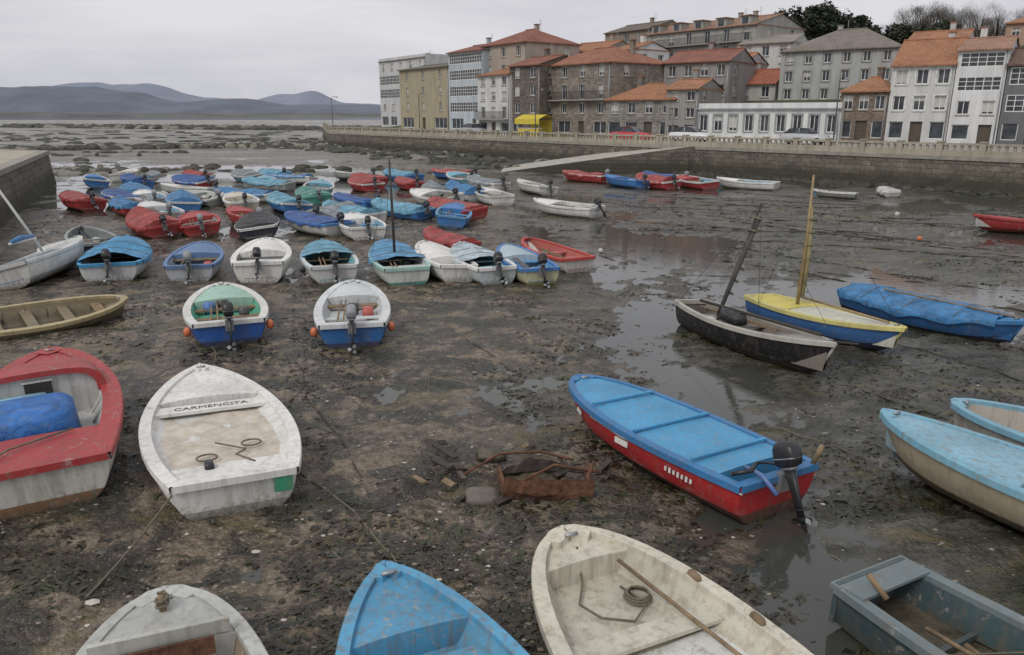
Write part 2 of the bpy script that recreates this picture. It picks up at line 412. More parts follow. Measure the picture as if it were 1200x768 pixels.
    for k in range(clutter):
        s=.1+.6*rr.random(); y=(rr.random()-.5)*iy(s)*1.2; kind=rr.random()
        if kind<.35:
            mb.rloft([(s*L,y,fz,.1,.1),(s*L,y,fz+.28,.13,.13)],P(rr.choice([(.08,.2,.5),(.6,.55,.1),(.7,.7,.7),(.06,.06,.06)])),12,1)
        elif kind<.65:
            for q in range(3):
                mb.tube([(s*L+.15*math.cos(a)*(1-.12*q),y+.15*math.sin(a)*(1-.12*q),fz+.03+q*.03) for a in [i*.5236 for i in range(13)]],.018,M_rope,5)
        else:
            mb.rloft([(s*L,y,fz,.2,.13),(s*L,y,fz+.2,.19,.12),(s*L,y,fz+.22,.1,.06)],P(rr.choice([(.1,.25,.5),(.5,.1,.08),(.6,.6,.55),(.1,.3,.25)])))
    if clutter>1:
        for y in(.12,.2):
            mb.tube([(.12*L,y*W,sheer(.3)-.08),(.62*L,y*W*.8,sheer(.6)-.02)],.02,M_wood,6)
            mb.add([(.12*L,y*W,sheer(.3)-.06),(.12*L-.4,y*W-.06,sheer(.3)-.08),(.12*L-.42,y*W+.05,sheer(.3)-.08)],[(0,1,2)],M_wood)
    for s,side,m in fenders: mb.ball((s*L,side*(hb(s)+.09),sheer(s)-.17),.085,m,1,1.25)
    mb.tube([(L-rake+.01,0,keel(1)),(L-rake*.45,0,keel(1)+(sheer(1)-keel(1))*.55),(L+.025,0,sheer(1)+.03)],.028,gun,6)
    mb.tube([(L-.18,-.07,sheer(.95)+.05),(L-.18,.07,sheer(.95)+.05)],.02,M_steel,6)
    if extra: extra(mb,L,W,hb,sheer,fz,P)
    d=Vector((bow[0]-stern[0],bow[1]-stern[1])); yaw=math.atan2(d.y,d.x)
    return mb.obj(name,(stern[0],stern[1],z0+gz(*stern)*.5+abs(math.sin(rad(heel)))*W*.18),(rad(heel),rad(-trim),yaw))

BLUE=(.03,.13,.42); LBLUE=(.12,.38,.62); CYAN=(.16,.5,.62); RED=(.4,.04,.04); NAVY=(.015,.03,.13); GREEN=(.05,.3,.17); CREAM=(.6,.56,.45)
T_blue=tarpmat((.05,.22,.46)); T_dblue=tarpmat((.025,.1,.34)); T_red=tarpmat((.38,.05,.045)); T_grey=tarpmat((.25,.28,.3)); T_green=tarpmat((.1,.3,.25)); T_white=tarpmat((.6,.6,.58))
T_cyan=tarpmat((.15,.38,.52)); T_black=tarpmat((.03,.03,.035))

def ex_white(mb,L,W,hb,sh,fz,P):
    mb.grid([[(s*L,t*(hb(s)-.2),fz+.035+.03*noise.noise((s*9,t*3,2))+.015*noise.noise((s*25,t*8,2))) for t in [-1+.2*k for k in range(11)]] for s in [.14+.46*i/24 for i in range(25)]],M_beige)
    mb.box((.1*L,0,sh(.1)-.07),(.42,2*hb(.1)-.3,.04),P(WHITE)); mb.box((.62*L,0,sh(.6)-.05),(.3,2*hb(.6)-.25,.05),P(WHITE))
    for s,y in((.2,.25),(.27,-.35)):
        mb.tube([(s*L+.11*math.cos(a),y+.13*math.sin(a),fz+.09) for a in [i*.5236 for i in range(13)]],.013,M_rope,5)
    mb.tube([(.12*L,-.3,fz+.1),(.18*L,-.1,fz+.12),(.22*L,-.25,fz+.1),(.3*L,.1,fz+.1)],.012,M_rope,5)
    mb.box((-.012,-hb(0)*.76,sh(0)-.17),(.02,.22,.19),P(GREEN))
    mb.rloft([(.13*L,.25,sh(.1)-.05,.1,.06),(.13*L,.25,sh(.1)+.02,.08,.05)],M_black)
wb=boat('white_rowing_boat',(-3.35,8.45),(-5.35,12.47),4.6,2.0,.66,hull=WHITE,low=(.45,.44,.39),inn=(.7,.69,.65),wide=.13,floor=.76,st=.72,e=.72,sh=.28,
     thwarts=(),decks=[(.68,1,WHITE,.05,-.02)],extra=ex_white,seed=3,wear=.6,trim=-1,heel=2)
tcu=bpy.data.curves.new('lettering','FONT'); tcu.body='CARMENCITA'; tcu.size=.17; tcu.align_x='CENTER'; tcu.extrude=.002
to=bpy.data.objects.new('lettering',tcu); scene.collection.objects.link(to); to.parent=wb
to.location=(2.79,0,.577); to.rotation_euler=(0,0,rad(-90)); tcu.materials.append(paint((.16,.16,.16),.5,.9))

def ex_red(mb,L,W,hb,sh,fz,P):
    R_=P(RED); Wt=P((.55,.55,.52)); B=tarpmat((.02,.16,.5))
    z=sh(.5); s0,s1=.56,.84; rows=[]
    for i in range(7):
        s=s0+(s1-s0)*i/6; w_=(hb(s)-.16); h=.42*(1-.5*(i/6)**2)
        rows.append([(s*L,w_*math.copysign(abs(math.cos(a))**.55,math.cos(a)),z-.05+h*abs(math.sin(a))**.6) for a in [math.pi*k/14 for k in range(15)]])
    mb.grid(rows,R_)
    fr=rows[0]; mb.add([(p[0]+.03,p[1]*.9,z-.3+(p[2]-z+.3)*.93) for p in fr]+[(s0*L+.03,-hb(s0)*.7,z-.4),(s0*L+.03,hb(s0)*.7,z-.4)],[tuple(range(17))],Wt)
    big=[(p[0]-.04,p[1]*1.02,p[2]+.02) for p in fr]; sml=[(p[0]-.04,p[1]*.88,z-.05+(p[2]-z+.05)*.85) for p in fr]
    mb.grid([big,sml],R_); mb.grid([sml,[(p[0]+.08,p[1],p[2]) for p in sml]],R_)
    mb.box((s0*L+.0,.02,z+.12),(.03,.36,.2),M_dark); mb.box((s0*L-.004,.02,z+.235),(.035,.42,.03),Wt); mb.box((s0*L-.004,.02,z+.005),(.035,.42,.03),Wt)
    mb.rloft([(.36*L,.12,fz,.55,.64),(.36*L,.12,z+.12,.52,.6),(.36*L,.12,z+.2,.45,.53),(.36*L,.12,z+.215,.2,.25)],B)
    mb.rloft([(.53*L,.3,z-.1,.1,.4),(.53*L,.3,z+.08,.09,.38)],P((.3,.55,.65)))
    mb.tube([(.2*L,-.5,z+.05),(.12*L,.2,z+.07),(.05*L,.5,z+.05)],.015,M_rope,5)
boat('red_fishing_boat',(-5.85,8.45),(-8.25,13.2),5.1,2.15,.8,hull=(.62,.6,.54),low=(.28,.15,.08),gun=RED,inn=(.5,.5,.47),stripe=(.6,.58,.52),wide=.24,floor=.45,st=.85,e=.6,sh=.2,
     thwarts=(),decks=[(.62,1,RED,.05),(0.0,.22,RED,.02)],extra=ex_red,seed=5,wear=.9,heel=-2)

def ex_bl(mb,L,W,hb,sh,fz,P):
    mb.box((.815*L,0,sh(.8)+.1),(.05,1.05,.12),P((.5,.5,.45)))
    mb.box((.79*L,0,sh(.8)+.0),(.02,.8,.16),M_rust)
    mb.box((.6*L,0,sh(.6)-.02),(.9,.5,.05),M_rust)
    mb.tube([(L-.35,0,sh(.9)),(L-.35,0,sh(.9)+.2)],.03,M_wood)
    mb.tube([(L-.35+.05*math.cos(a),.05*math.sin(a),sh(.9)+.09+.006*i) for i,a in enumerate([k*.7 for k in range(20)])],.014,M_rope,5)
boat('grey_decked_boat',(-1.62,2.2),(-3.12,6.03),4.1,1.8,.7,hull=(.45,.45,.4),gun=(.5,.51,.47),inn=(.32,.24,.18),wide=.1,floor=.3,e=.5,sh=.18,decks=[(.81,1,(.47,.48,.45),.06)],extra=ex_bl,seed=8,wear=.9,thwarts=(.25,.5))

boat('blue_rowing_boat',(.42,2.72),(-1.2,6.36),4.0,1.7,.64,hull=(.08,.28,.46),gun=(.1,.35,.56),inn=(.11,.32,.48),wide=.09,floor=.6,e=.7,sh=.35,decks=[(.78,1,(.09,.32,.52),.03,-.03),(.3,.6,(.1,.32,.5),.0,-.12)],thwarts=(.2,.7),seed=9,wear=1.3,clutter=2)

def ex_cr(mb,L,W,hb,sh,fz,P):
    mb.grid([[(s*L,t*(hb(s)-.22),fz+.05+.03*noise.noise((s*9,t*3,4))) for t in [-1+.25*k for k in range(9)]] for s in [.36+.26*i/12 for i in range(13)]],P((.72,.72,.68)))
    mb.box((.64*L,0,sh(.6)-.12),(.24,2*hb(.64)-.24,.04),P((.58,.55,.45)))
    q=[(.93*L,.0,sh(.93)-.02),(.86*L,.1,fz+.09),(.8*L,.28,fz+.08),(.74*L,.2,fz+.08),(.7*L,-.05,fz+.08),(.74*L,-.3,fz+.08),(.82*L,-.22,fz+.08)]
    mb.tube(q,.012,M_rope,5)
    for k in range(3): mb.tube([(.77*L+.13*math.cos(a)*(1-.1*k),-.28+.13*math.sin(a)*(1-.1*k),fz+.08+k*.022) for a in [i*.5236 for i in range(13)]],.012,M_rope,5)
    for s in(.55,.72):
        mb.rloft([(s*L,-hb(s)+.07,sh(s)+.01,.09,.035),(s*L,-hb(s)+.07,sh(s)+.06,.07,.03)],M_wood)
    mb.rloft([(.47*L,.45,fz+.05,.12,.1),(.47*L,.42,fz+.14,.06,.07)],P((.6,.45,.15)))
    mb.tube([(.4*L,-.62,fz+.1),(.86*L,-.3,sh(.8)-.04)],.02,M_wood,6)
boat('cream_rowing_boat',(2.32,3.25),(.55,7.05),4.25,1.95,.7,hull=(.52,.48,.38),low=(.3,.25,.18),gun=(.64,.6,.49),inn=(.55,.52,.42),wide=.12,floor=.62,e=.52,sh=.2,thwarts=(.2,),decks=[(.88,1,(.6,.56,.46),.03,-.05)],extra=ex_cr,seed=10,wear=.95)

def punt():
    mb=MB(); L,W,H=3.7,1.3,.46; T=paint((.06,.1,.11),.5,1.0); Wt=paint((.17,.22,.23),.5,1.0)
    hw=lambda s: W/2*(.82+.36*math.sin(math.pi*min(1,s*1.0))*.5)
    sh=lambda s:H*(1+.3*(s-.4)**2)
    S=[i/12 for i in range(13)]
    for sd in(-1,1):
        mb.grid([[(s*L,sd*hw(s)*.86,.12*max(0,s-.7)*3),(s*L,sd*hw(s),sh(s))] for s in S],T)
        mb.grid([[(s*L,sd*(hw(s)+.03),sh(s)-.06),(s*L,sd*(hw(s)+.03),sh(s)+.02),(s*L,sd*(hw(s)-.1),sh(s)+.02),(s*L,sd*(hw(s)-.1),sh(s)-.05)] for s in S],Wt,False)
        mb.grid([[(s*L,sd*(hw(s)-.1),sh(s)-.04),(s*L,sd*(hw(s)*.86-.05),.13)] for s in S],T)
    mb.grid([[(s*L,t*(hw(s)*.86-.05),.13+.05*noise.noise((s*6,t*2,3))) for t in [-1+.25*k for k in range(9)]] for s in [i/30 for i in range(31)]],M_mudfill)
    for s in(0,1): mb.box((s*L,0,sh(s)/2+.08),(.05,2*hw(s)-.02,sh(s)-.1),T); mb.box((s*L,0,sh(s)+.0),(.1,2*hw(s)+.05,.05),Wt)
    mb.box((.955*L,0,sh(.95)+.02),(.24,2*hw(.95)-.05,.03),Wt)
    for s in(.3,.6): mb.box((s*L,0,sh(s)-.05),(.22,2*hw(s)-.2,.04),T)
    for s in(.15,.45,.78): mb.box((s*L,0,.17),(.05,2*hw(s)*.8,.06),T)
    mb.tube([(.3*L,.2,.2),(.75*L,-.1,.26)],.03,M_wood); mb.tube([(.25*L,.35,sh(.3)+.02),(.8*L,.25,sh(.8)-.05)],.022,M_wood)
    mb.tube([(.9*L,.3,sh(.9)+.03),(.95*L,.35,sh(.9)+.2)],.03,M_wood)
    for q in range(3): mb.tube([(.7*L+.14*math.cos(a),.1+.14*math.sin(a),.2+q*.03) for a in [i*.5236 for i in range(13)]],.018,M_rope,5)
    mb.obj('flat_bottomed_punt',(5.4,3.45,-.06),(rad(3),0,math.atan2(.86,-.51)))
punt()

def ex_rb(mb,L,W,hb,sh,fz,P):
    lb=P((.06,.33,.6))
    for s in(.2,.46,.72):
        mb.box((s*L,0,sh(s)+.05),(.05,2*hb(s)-.16,.03),lb)
    mb.box((.05*L,-.35,sh(0)+.08),(.04,.35,.24),P((.05,.25,.5))); mb.tube([(.02,-.62,sh(0)),(-.05,-.66,sh(0)+.28)],.035,M_wood)
    mb.tube([(.3,.3,sh(0)+.06),(0,.35,sh(0)+.08),(-.2,.3,sh(0)-.1)],.03,P((.1,.2,.45)))
    mb.tube([(.3,.1,sh(0)+.06),(.1,.45,sh(0)+.12),(.25,.6,sh(0)+.05)],.03,M_black)
    for k in range(7): mb.box((.26*L-.35+.075*k,hb(.24)*.985+.016,sh(.3)-.2),(.035,.012,.055+.015*(k%2)),P(WHITE))
    mb.box((.5*L,hb(.5)+.003,sh(.5)-.17),(.26,.02,.08),P(WHITE)); mb.box((.8*L,hb(.8)*.985,sh(.8)-.19),(.22,.02,.05),P(WHITE),rad(-24))
    mb.tube([(-.02,hb(0),sh(0)-.08),(.5*L,hb(.5)+.015,sh(.5)-.09),(.7*L,hb(.7)+.01,sh(.7)-.1)],.012,P((.6,.58,.5)),5)
boat('red_motorboat',(3.25,8.5),(1.25,11.7),4.1,1.58,.72,hull=(.46,.025,.03),low=(.16,.05,.04),stripe=(.46,.025,.03),gun=(.04,.19,.42),inn=(.06,.25,.45),wide=.08,floor=.5,e=.5,sh=.12,st=.88,
     thwarts=(),decks=[(.1,.46,(.07,.33,.58),.02,.0),(.48,1,(.07,.33,.58),.02,.0)],motor=25,extra=ex_rb,seed=12,wear=.55,heel=2)

boat('blue_topped_rowing_boat',(7.75,6.3),(5.19,10.04),4.55,1.7,.72,hull=(.42,.36,.25),low=(.2,.16,.1),gun=(.2,.45,.58),inn=(.35,.5,.55),stripe=(.5,.46,.36),wide=.1,floor=.5,e=.6,decks=[(.55,1,(.24,.46,.58),.05)],seed=14,wear=1.1,heel=5)
boat('open_rowing_boat',(9.9,8.0),(6.5,10.75),4.3,1.6,.66,hull=(.5,.5,.45),gun=(.2,.42,.55),inn=(.45,.42,.36),e=.55,wide=.08,thwarts=(.25,.5,.72),clutter=4,seed=15,wear=.9)

def rig(x,hgt,lx,ly,mat,mr=.05,base=0.2):
    def f(mb,L,W,hb,sh,fz,P):
        z=sh(.5); top=(x*L+lx,ly,z+hgt)
        mb.tube([(x*L,0,base),(x*L+lx*.5,ly*.5,z+hgt*.48),top],[mr,mr*.9,mr*.5],mat)
        mb.tube([top,(L-.05,0,sh(1))],.006,M_black,4); mb.tube([top,(x*L-.3,hb(x),sh(x))],.005,M_black,4); mb.tube([top,(x*L-.3,-hb(x),sh(x))],.005,M_black,4)
    return f
def ex_black(mb,L,W,hb,sh,fz,P):
    z=sh(.5); b0=Vector((1.0,0,.25)); tp=Vector((.55,1.15,z+2.4))
    mb.tube([b0,(b0+tp)/2,tp],[.05,.045,.025],M_darkwood)
    mb.tube([b0+Vector((.05,.1,.5)),(b0+tp)/2+Vector((.08,.02,.2)),tp+Vector((.05,0,-.3))],[.045,.065,.03],simple('furled_sail',(.07,.065,.06),.9))
    for k in range(7):
        c=b0.lerp(tp,.25+.1*k)+Vector((.06,.03,.08)); mb.tube([c+Vector((-.07,-.05,.02)),c+Vector((.07,.06,-.02))],.03,M_rope,5)
    for q in((4.6,0,sh(1)),(.3,-.6,z),(1.7,.6,z)): mb.tube([tp,q],.005,M_black,4)
    mb.tube([(.5,-.1,z+.12),(4.1,.12,z+.25)],.035,M_darkwood)
    mb.rloft([(1.6,0,z-.1,.35,.2),(1.6,0,z+.15,.3,.15)],T_black)
    mb.tube([(L-.1,0,sh(1)),(L+.5,0,sh(1)+.12)],[.03,.018],M_darkwood,6)
boat('black_sailing_boat',(4.2,17.7),(5.85,13.4),4.6,1.45,.7,hull=(.012,.012,.014),gun=(.45,.43,.38),inn=(.22,.2,.17),e=.8,sh=.4,st=.6,wide=.06,extra=ex_black,thwarts=(.2,.4,.6),clutter=3,heel=-5,seed=16,wear=.35,decks=[(.76,1,(.3,.29,.26),.03)])
def ex_yel(mb,L,W,hb,sh,fz,P):
    z=sh(.5)
    mb.tube([(1.2,0,.2),(1.15,.03,z+1.6),(1.1,.0,z+3.0)],[.045,.04,.025],M_mast)
    mb.tube([(1.25,.07,z+.2),(1.2,.1,z+1.3),(1.15,.05,z+2.3)],[.04,.05,.025],simple('ochre_sail',(.3,.25,.12),.9))
    for k in range(6): mb.tube([(1.12,-.0,z+.5+.3*k),(1.27,.13,z+.52+.3*k)],.035,M_rope,5)
    for q in((L-.1,0,sh(1)),(.7,-.7,z),(.7,.7,z)): mb.tube([(1.1,0,z+2.9),q],.005,M_black,4)
    mb.tube([(1.3,.1,z+.2),(3.7,-.1,z+.2)],.03,M_mast)
boat('yellow_sailing_boat',(6.1,18.5),(7.65,15.4),4.0,1.5,.62,hull=(.05,.16,.4),low=NAVY,stripe=(.55,.55,.5),gun=(.62,.56,.2),inn=(.6,.6,.5),e=.7,sh=.3,st=.65,wide=.1,extra=ex_yel,decks=[(0,.36,(.66,.56,.1),.04),(.38,1,(.62,.62,.52),.05)],thwarts=(),heel=-4,seed=17)
def ex_bt(mb,L,W,hb,sh,fz,P):
    mb.tube([(.0,0,sh(0)+.02),(.25*L,.03,sh(.25)+.17),(.6*L,-.02,sh(.6)+.19),(.97*L,0,sh(.97)+.05)],.022,M_wood,6)
    for s in(.15,.3,.45,.6,.75): mb.tube([(s*L,t*(hb(s)+.055),sh(s)-.04+.2*(1-abs(t)**1.3)) for t in(-1,-.5,0,.5,1)],.009,M_rope,4)
boat('blue_covered_boat',(8.75,19.5),(10.5,16.0),4.5,1.3,.62,hull=(.03,.13,.34),low=(.02,.035,.09),gun=(.04,.2,.45),stripe=(.05,.25,.5),tarp=(tarpmat((.035,.2,.44)),.03,.9,.14),decks=[(.85,1,(.05,.25,.5),.04)],extra=ex_bt,e=.85,st=.55,sh=.35,seed=18,heel=5)

boat('green_white_motorboat',(-5.95,15.6),(-7.2,18.6),3.3,1.75,.7,hull=(.03,.12,.42),low=(.03,.05,.15),stripe=(.7,.7,.66),gun=(.68,.68,.64),inn=(.08,.38,.25),e=.55,wide=.14,floor=.6,decks=[(.62,1,(.35,.55,.46),.05)],motor=15,fenders=[(.05,1,M_orange),(.05,-1,M_orange)],seed=20,clutter=3,thwarts=(.3,.55))
boat('white_blue_motorboat',(-3.35,15.5),(-4.1,19.4),3.7,1.65,.7,hull=(.03,.14,.38),low=(.03,.05,.15),stripe=(.2,.42,.6),gun=(.66,.68,.68),inn=(.55,.58,.58),e=.5,wide=.16,floor=.6,decks=[(.66,1,(.62,.65,.66),.05)],motor=20,fenders=[(.05,1,M_orange),(.1,-1,M_orange)],seed=21,clutter=4,thwarts=(.3,.6))
boat('wooden_skiff',(-12.0,16.0),(-9.3,18.3),3.4,1.65,.46,hull=(.2,.17,.1),gun=(.45,.37,.2),inn=(.2,.16,.09),e=.6,sh=.3,wide=.09,thwarts=(.2,.4,.62,.82),floor=.2,heel=8,seed=22,wear=.9)
def ex_sal(mb,L,W,hb,sh,fz,P):
    z=sh(.5); t=(2.5,1.1,z+3.9)
    mb.tube([(2.4,0,z-.2),(2.45,.55,z+2),t],[.045,.04,.025],P(WHITE))
    mb.tube([t,(L,0,sh(1))],.006,M_black,4); mb.tube([(2.2,0,z+.5),(.4,-.2,z+.55)],.035,P(WHITE))
    mb.tube([(2.1,0,z+.58),(1.2,-.1,z+.62),(.5,-.2,z+.58)],[.05,.09,.05],T_blue)
    mb.rloft([(.62*L,0,z-.05,.6,.35),(.62*L,0,z+.18,.5,.28)],P(WHITE))
boat('white_sailing_boat',(-13.9,20.9),(-14.3,25.4),4.7,1.6,.78,hull=(.7,.7,.67),gun=(.65,.66,.64),inn=(.1,.3,.5),e=.75,sh=.25,wide=.14,decks=[(.5,1,(.6,.62,.6),.05)],extra=ex_sal,heel=-14,seed=23)
boat('blue_covered_boat',(-11.75,22.0),(-13.1,26.0),4.0,1.9,.72,hull=(.6,.62,.62),gun=(.05,.3,.55),tarp=(tarpmat((.06,.3,.55)),.12,.98,.26),motor=20,seed=24,e=.55)
boat('grey_motorboat',(-9.4,22.0),(-10.3,25.3),3.6,1.6,.66,hull=(.5,.53,.56),gun=(.1,.2,.4),inn=(.3,.35,.4),decks=[(.55,1,(.1,.2,.38),.06)],motor=20,seed=25,e=.55,clutter=4)
boat('white_motorboat',(-7.35,21.9),(-8.2,25.6),3.5,1.7,.8,hull=WHITE,gun=WHITE,inn=(.3,.3,.3),decks=[(.5,1,WHITE,.1),(0,.14,WHITE,.02)],motor=30,seed=26,e=.5,clutter=4,wide=.14)
boat('white_motorboat',(-5.1,21.8),(-6.4,25.5),3.8,1.6,.68,hull=(.66,.68,.66),gun=(.6,.65,.65),inn=(.2,.5,.55),tarp=(T_cyan,.45,.99,.12),motor=30,seed=27,e=.55,clutter=2,fenders=[(.2,1,M_black)])
boat('blue_covered_boat',(-2.95,21.4),(-4.3,25.7),4.2,1.6,.7,hull=(.62,.66,.62),low=(.1,.35,.3),gun=(.35,.55,.5),tarp=(tarpmat((.1,.32,.55)),.3,.95,.12),seed=28,e=.6,clutter=2,extra=rig(.55,2.9,.0,.05,M_darkwood,.045))
boat('white_rowing_boat',(-1.55,21.9),(-3.0,25.5),3.8,1.4,.66,hull=WHITE,inn=(.62,.62,.6),seed=29,e=.6,decks=[(.3,.99,WHITE,.1)],heel=4)
boat('white_blue_motorboat',(-.4,21.6),(-1.7,25.0),3.6,1.45,.66,hull=(.55,.6,.6),gun=WHITE,inn=(.3,.55,.65),stripe=(.2,.45,.62),tarp=(tarpmat((.5,.6,.65)),.35,.97,.12),motor=35,seed=30,e=.55,clutter=1)
boat('blue_yellow_motorboat',(.85,21.6),(-.2,25.0),3.6,1.35,.66,hull=(.55,.53,.35),low=(.3,.28,.1),gun=(.05,.2,.5),inn=(.1,.3,.55),decks=[(.55,1,(.4,.5,.55),.08)],motor=25,seed=31,e=.55,clutter=3)
boat('red_rowing_boat',(2.1,23.6),(.4,27.0),3.6,1.4,.62,hull=(.6,.58,.55),gun=(.5,.06,.05),inn=(.45,.12,.1),stripe=(.5,.05,.04),seed=32,e=.6,clutter=3)
boat('red_covered_boat',(-1.5,26.9),(-3.1,29.2),3.1,1.2,.55,hull=RED,tarp=(T_red,.05,.97,.15),seed=33,e=.6)
boat('dark_motorboat',(-14.2,26.3),(-17,30),4.0,1.6,.65,hull=(.03,.05,.08),gun=(.3,.33,.33),inn=(.2,.22,.22),clutter=3,seed=34)

def wreck():
    mb=MB(); rr=random.Random(4); Rm=M_rust
    rows=[]
    for i in range(17):
        t=i/16; tear=.1*noise.noise((t*7,1,0))+.06*noise.noise((t*20,3,0))
        rows.append([(t*1.15,.0+.08*math.sin(t*5),-.08),(t*1.15,-.05+.04*noise.noise((t*6,4,4)),.16+.04*noise.noise((t*4,0,0))),(t*1.15,-.02+.05*noise.noise((t*9,2,2)),.34+tear)])
    mb.grid(rows,Rm,False); mb.grid([[(p[0],p[1]+.035,p[2]) for p in r] for r in rows],Rm,False)
    rows2=[[(x*.9,y+.6+.12*x,z*(.35+.5*abs(math.sin(x*3)))) for x,y,z in r] for r in rows]; mb.grid(rows2,M_darkwood,False)
    mb.box((0,.3,.08),(.04,.58,.24),Rm,.1); mb.box((1.13,.34,.14),(.04,.6,.26),Rm,-.12)
    mb.grid([[(.02+1.1*i/10,.03+.6*j/6,.07+.08*noise.noise((i*.6,j*.6,2))) for j in range(7)] for i in range(11)],M_mudfill)
    mb.tube([(1.1,.3,.1),(1.2,.35,.42)],.025,Rm,6); mb.tube([(.2,.3,.1),(.7,.5,.28),(1.3,.3,.3)],.02,Rm,6)
    for k in range(26):
        x=-1.1+2.5*rr.random(); y=-.1+1.7*rr.random(); a=rr.random()*3; l=.15+.5*rr.random()
        mb.M=Matrix.Translation((x,y,.03+.08*rr.random()))@Euler((rr.gauss(0,.25),rr.gauss(0,.2),a)).to_matrix().to_4x4()
        mb.box((0,0,0),(l,.05+.08*rr.random(),.025),rr.choice([M_darkwood,M_mudfill,M_darkwood,M_wood]))
    mb.M=Matrix.Identity(4)
    mb.rloft([(-.25,.1,-.02,.24,.2),(-.25,.1,.07,.22,.17),(-.25,.1,.11,.12,.1)],simple('muddy_plastic',(.14,.125,.1),.6))
    mb.rloft([(-.1,1.2,0,.22,.15),(-.1,1.2,.09,.18,.12)],M_mudfill); mb.tube([(-.5,.6,.05),(0,1.0,.16),(.6,1.2,.1),(1.0,.8,.2)],.02,M_rust,5)
    mb.obj('rusty_wreck',(-.12,8.85,.02),(rad(4),rad(3),rad(4)))
wreck()

far=[('red_covered_boat',-13.8,30.6,-16.6,34,T_red,.3),('red_rowing_boat',-12.4,30.8,-14.5,35,None,RED),('dark_motorboat',-9.9,30,-10.9,33,T_black,.2),
('blue_rowing_boat',-6.9,30.9,-9.1,33,T_dblue,.08),('white_rowing_boat',-5.6,29.8,-6.8,33,None,WHITE),('red_rowing_boat',-1.6,35.8,-3.6,38.4,T_red,.1),('white_rowing_boat',4.1,36.9,1.8,38.9,None,WHITE),
('red_rowing_boat',-21.4,39.4,-26,44,T_red,.15),('blue_rowing_boat',-20.4,41,-25,47,T_dblue,.1),('white_rowing_boat',-18.7,40.6,-21,44,None,WHITE),('blue_covered_boat',-16.2,38.4,-18,42,T_blue,.2),
('white_motorboat',-13.3,38.6,-15,42,None,(.6,.55,.45)),('blue_covered_boat',-10.6,38.2,-13,42,T_cyan,.2),('green_rowing_boat',-10.4,42.0,-12,45,T_green,.12),('blue_rowing_boat',-6.8,38.6,-9.4,41.4,T_dblue,.1),
('red_covered_boat',-8.7,49.4,-11,53,T_red,.2),('red_rowing_boat',-6.1,50,-8,54,T_red,.1),('grey_motorboat',-4.2,44.8,-5,48,T_grey,.2),('blue_covered_boat',-1.9,43.9,-4,48,T_blue,.3),
('white_rowing_boat',-.5,42,-1.6,45,None,WHITE),('white_rowing_boat',2.2,47,.8,50,None,(.62,.6,.55)),('red_rowing_boat',6.8,55.8,4.5,58,T_red,.15),('blue_rowing_boat',8.7,51.5,7.2,54,None,(.05,.2,.5)),
('red_covered_boat',10.6,50.9,9.0,54,T_red,.25),('red_motorboat',13.1,51.2,11.8,54.5,None,RED),('red_motorboat',12.2,54.5,10.3,56.5,T_dblue,.15),('white_motorboat',17.3,50.8,15.0,52.5,None,WHITE),('grey_rowing_boat',20.1,45.2,18.8,46.0,None,(.3,.3,.27)),
('white_rowing_boat',22.7,46.2,23.3,49.4,T_white,.1),('red_rowing_boat',23.6,31.4,19.9,32.6,None,(.3,.03,.05))]
occ=[(a[1],a[2]) for a in far]
for i,(nm,sx_,sy_,bx,by,tp,v) in enumerate(far):
    c={'red':RED,'blue':(.05,.2,.5),'white':(.72,.72,.69),'green':(.1,.4,.3),'grey':(.3,.32,.32),'dark':(.03,.04,.06)}[nm.split('_')[0]]
    hullc=R.choice([c,(.62,.62,.6),c]) if tp else (v if isinstance(v,tuple) else c)
    if nm.startswith('red'): hullc=c
    small=.68 if nm.startswith('grey_rowing') or sx_>22 and sy_>40 else 1
    boat(nm,(sx_,sy_),(bx,by),(3.6+.6*R.random())*small,(1.55+.3*R.random())*small,(.62+.1*R.random())*small,hull=hullc,gun=R.choice([c,(.62,.62,.6)]),inn=R.choice([(.5,.5,.47),(.15,.35,.5),(.3,.3,.28)]),
         tarp=(tp,.08,.98,v) if tp else None,motor=R.choice([None,25,35]) if small==1 else None,decks=[] if tp else [(.62,1,hullc,.06)],seed=40+i,heel=R.uniform(-7,7),e=R.uniform(.5,.7),clutter=0 if tp else 3)
i=0; tries=0
while i<30 and tries<900:
    tries+=1; y=R.uniform(33,60); x=R.uniform(-.56*y,.04*y)
    if x< -33.25+(56.4-y)*.47+3.2: continue
    if min(math.hypot((x-a)*1.0,(y-b)*.6) for a,b in occ)<1.8: continue
    occ.append((x,y)); c=R.choice([(.72,.72,.69),(.05,.2,.5),(.72,.72,.69),RED,(.72,.72,.69),(.15,.4,.5),(.4,.42,.4)]); tp=R.choice([None,None,None,None,None,T_blue,T_cyan,T_dblue,T_grey,T_white,T_red])
    nm={0:'white_rowing_boat',1:'blue_rowing_boat',2:'red_rowing_boat',3:'grey_rowing_boat'}[0 if c[0]>.6 else 2 if c==RED else 1 if c[2]>.45 else 3]
    a=rad(R.gauss(122,20))
    boat(nm,(x,y),(x+math.cos(a),y+math.sin(a)),3.5+.8*R.random(),1.45+.35*R.random(),.58+.14*R.random(),hull=c,gun=R.choice([c,(.62,.62,.6),(.1,.3,.5)]),inn=R.choice([(.5,.5,.47),(.15,.35,.5),(.2,.2,.2)]),
         tarp=(tp,.08,.98,.18) if tp else None,motor=R.choice([None,25]),decks=[] if tp else [(.6,1,c,.06)],seed=90+i,heel=R.uniform(-9,9),e=.6,clutter=0 if tp else 3)
    i+=1

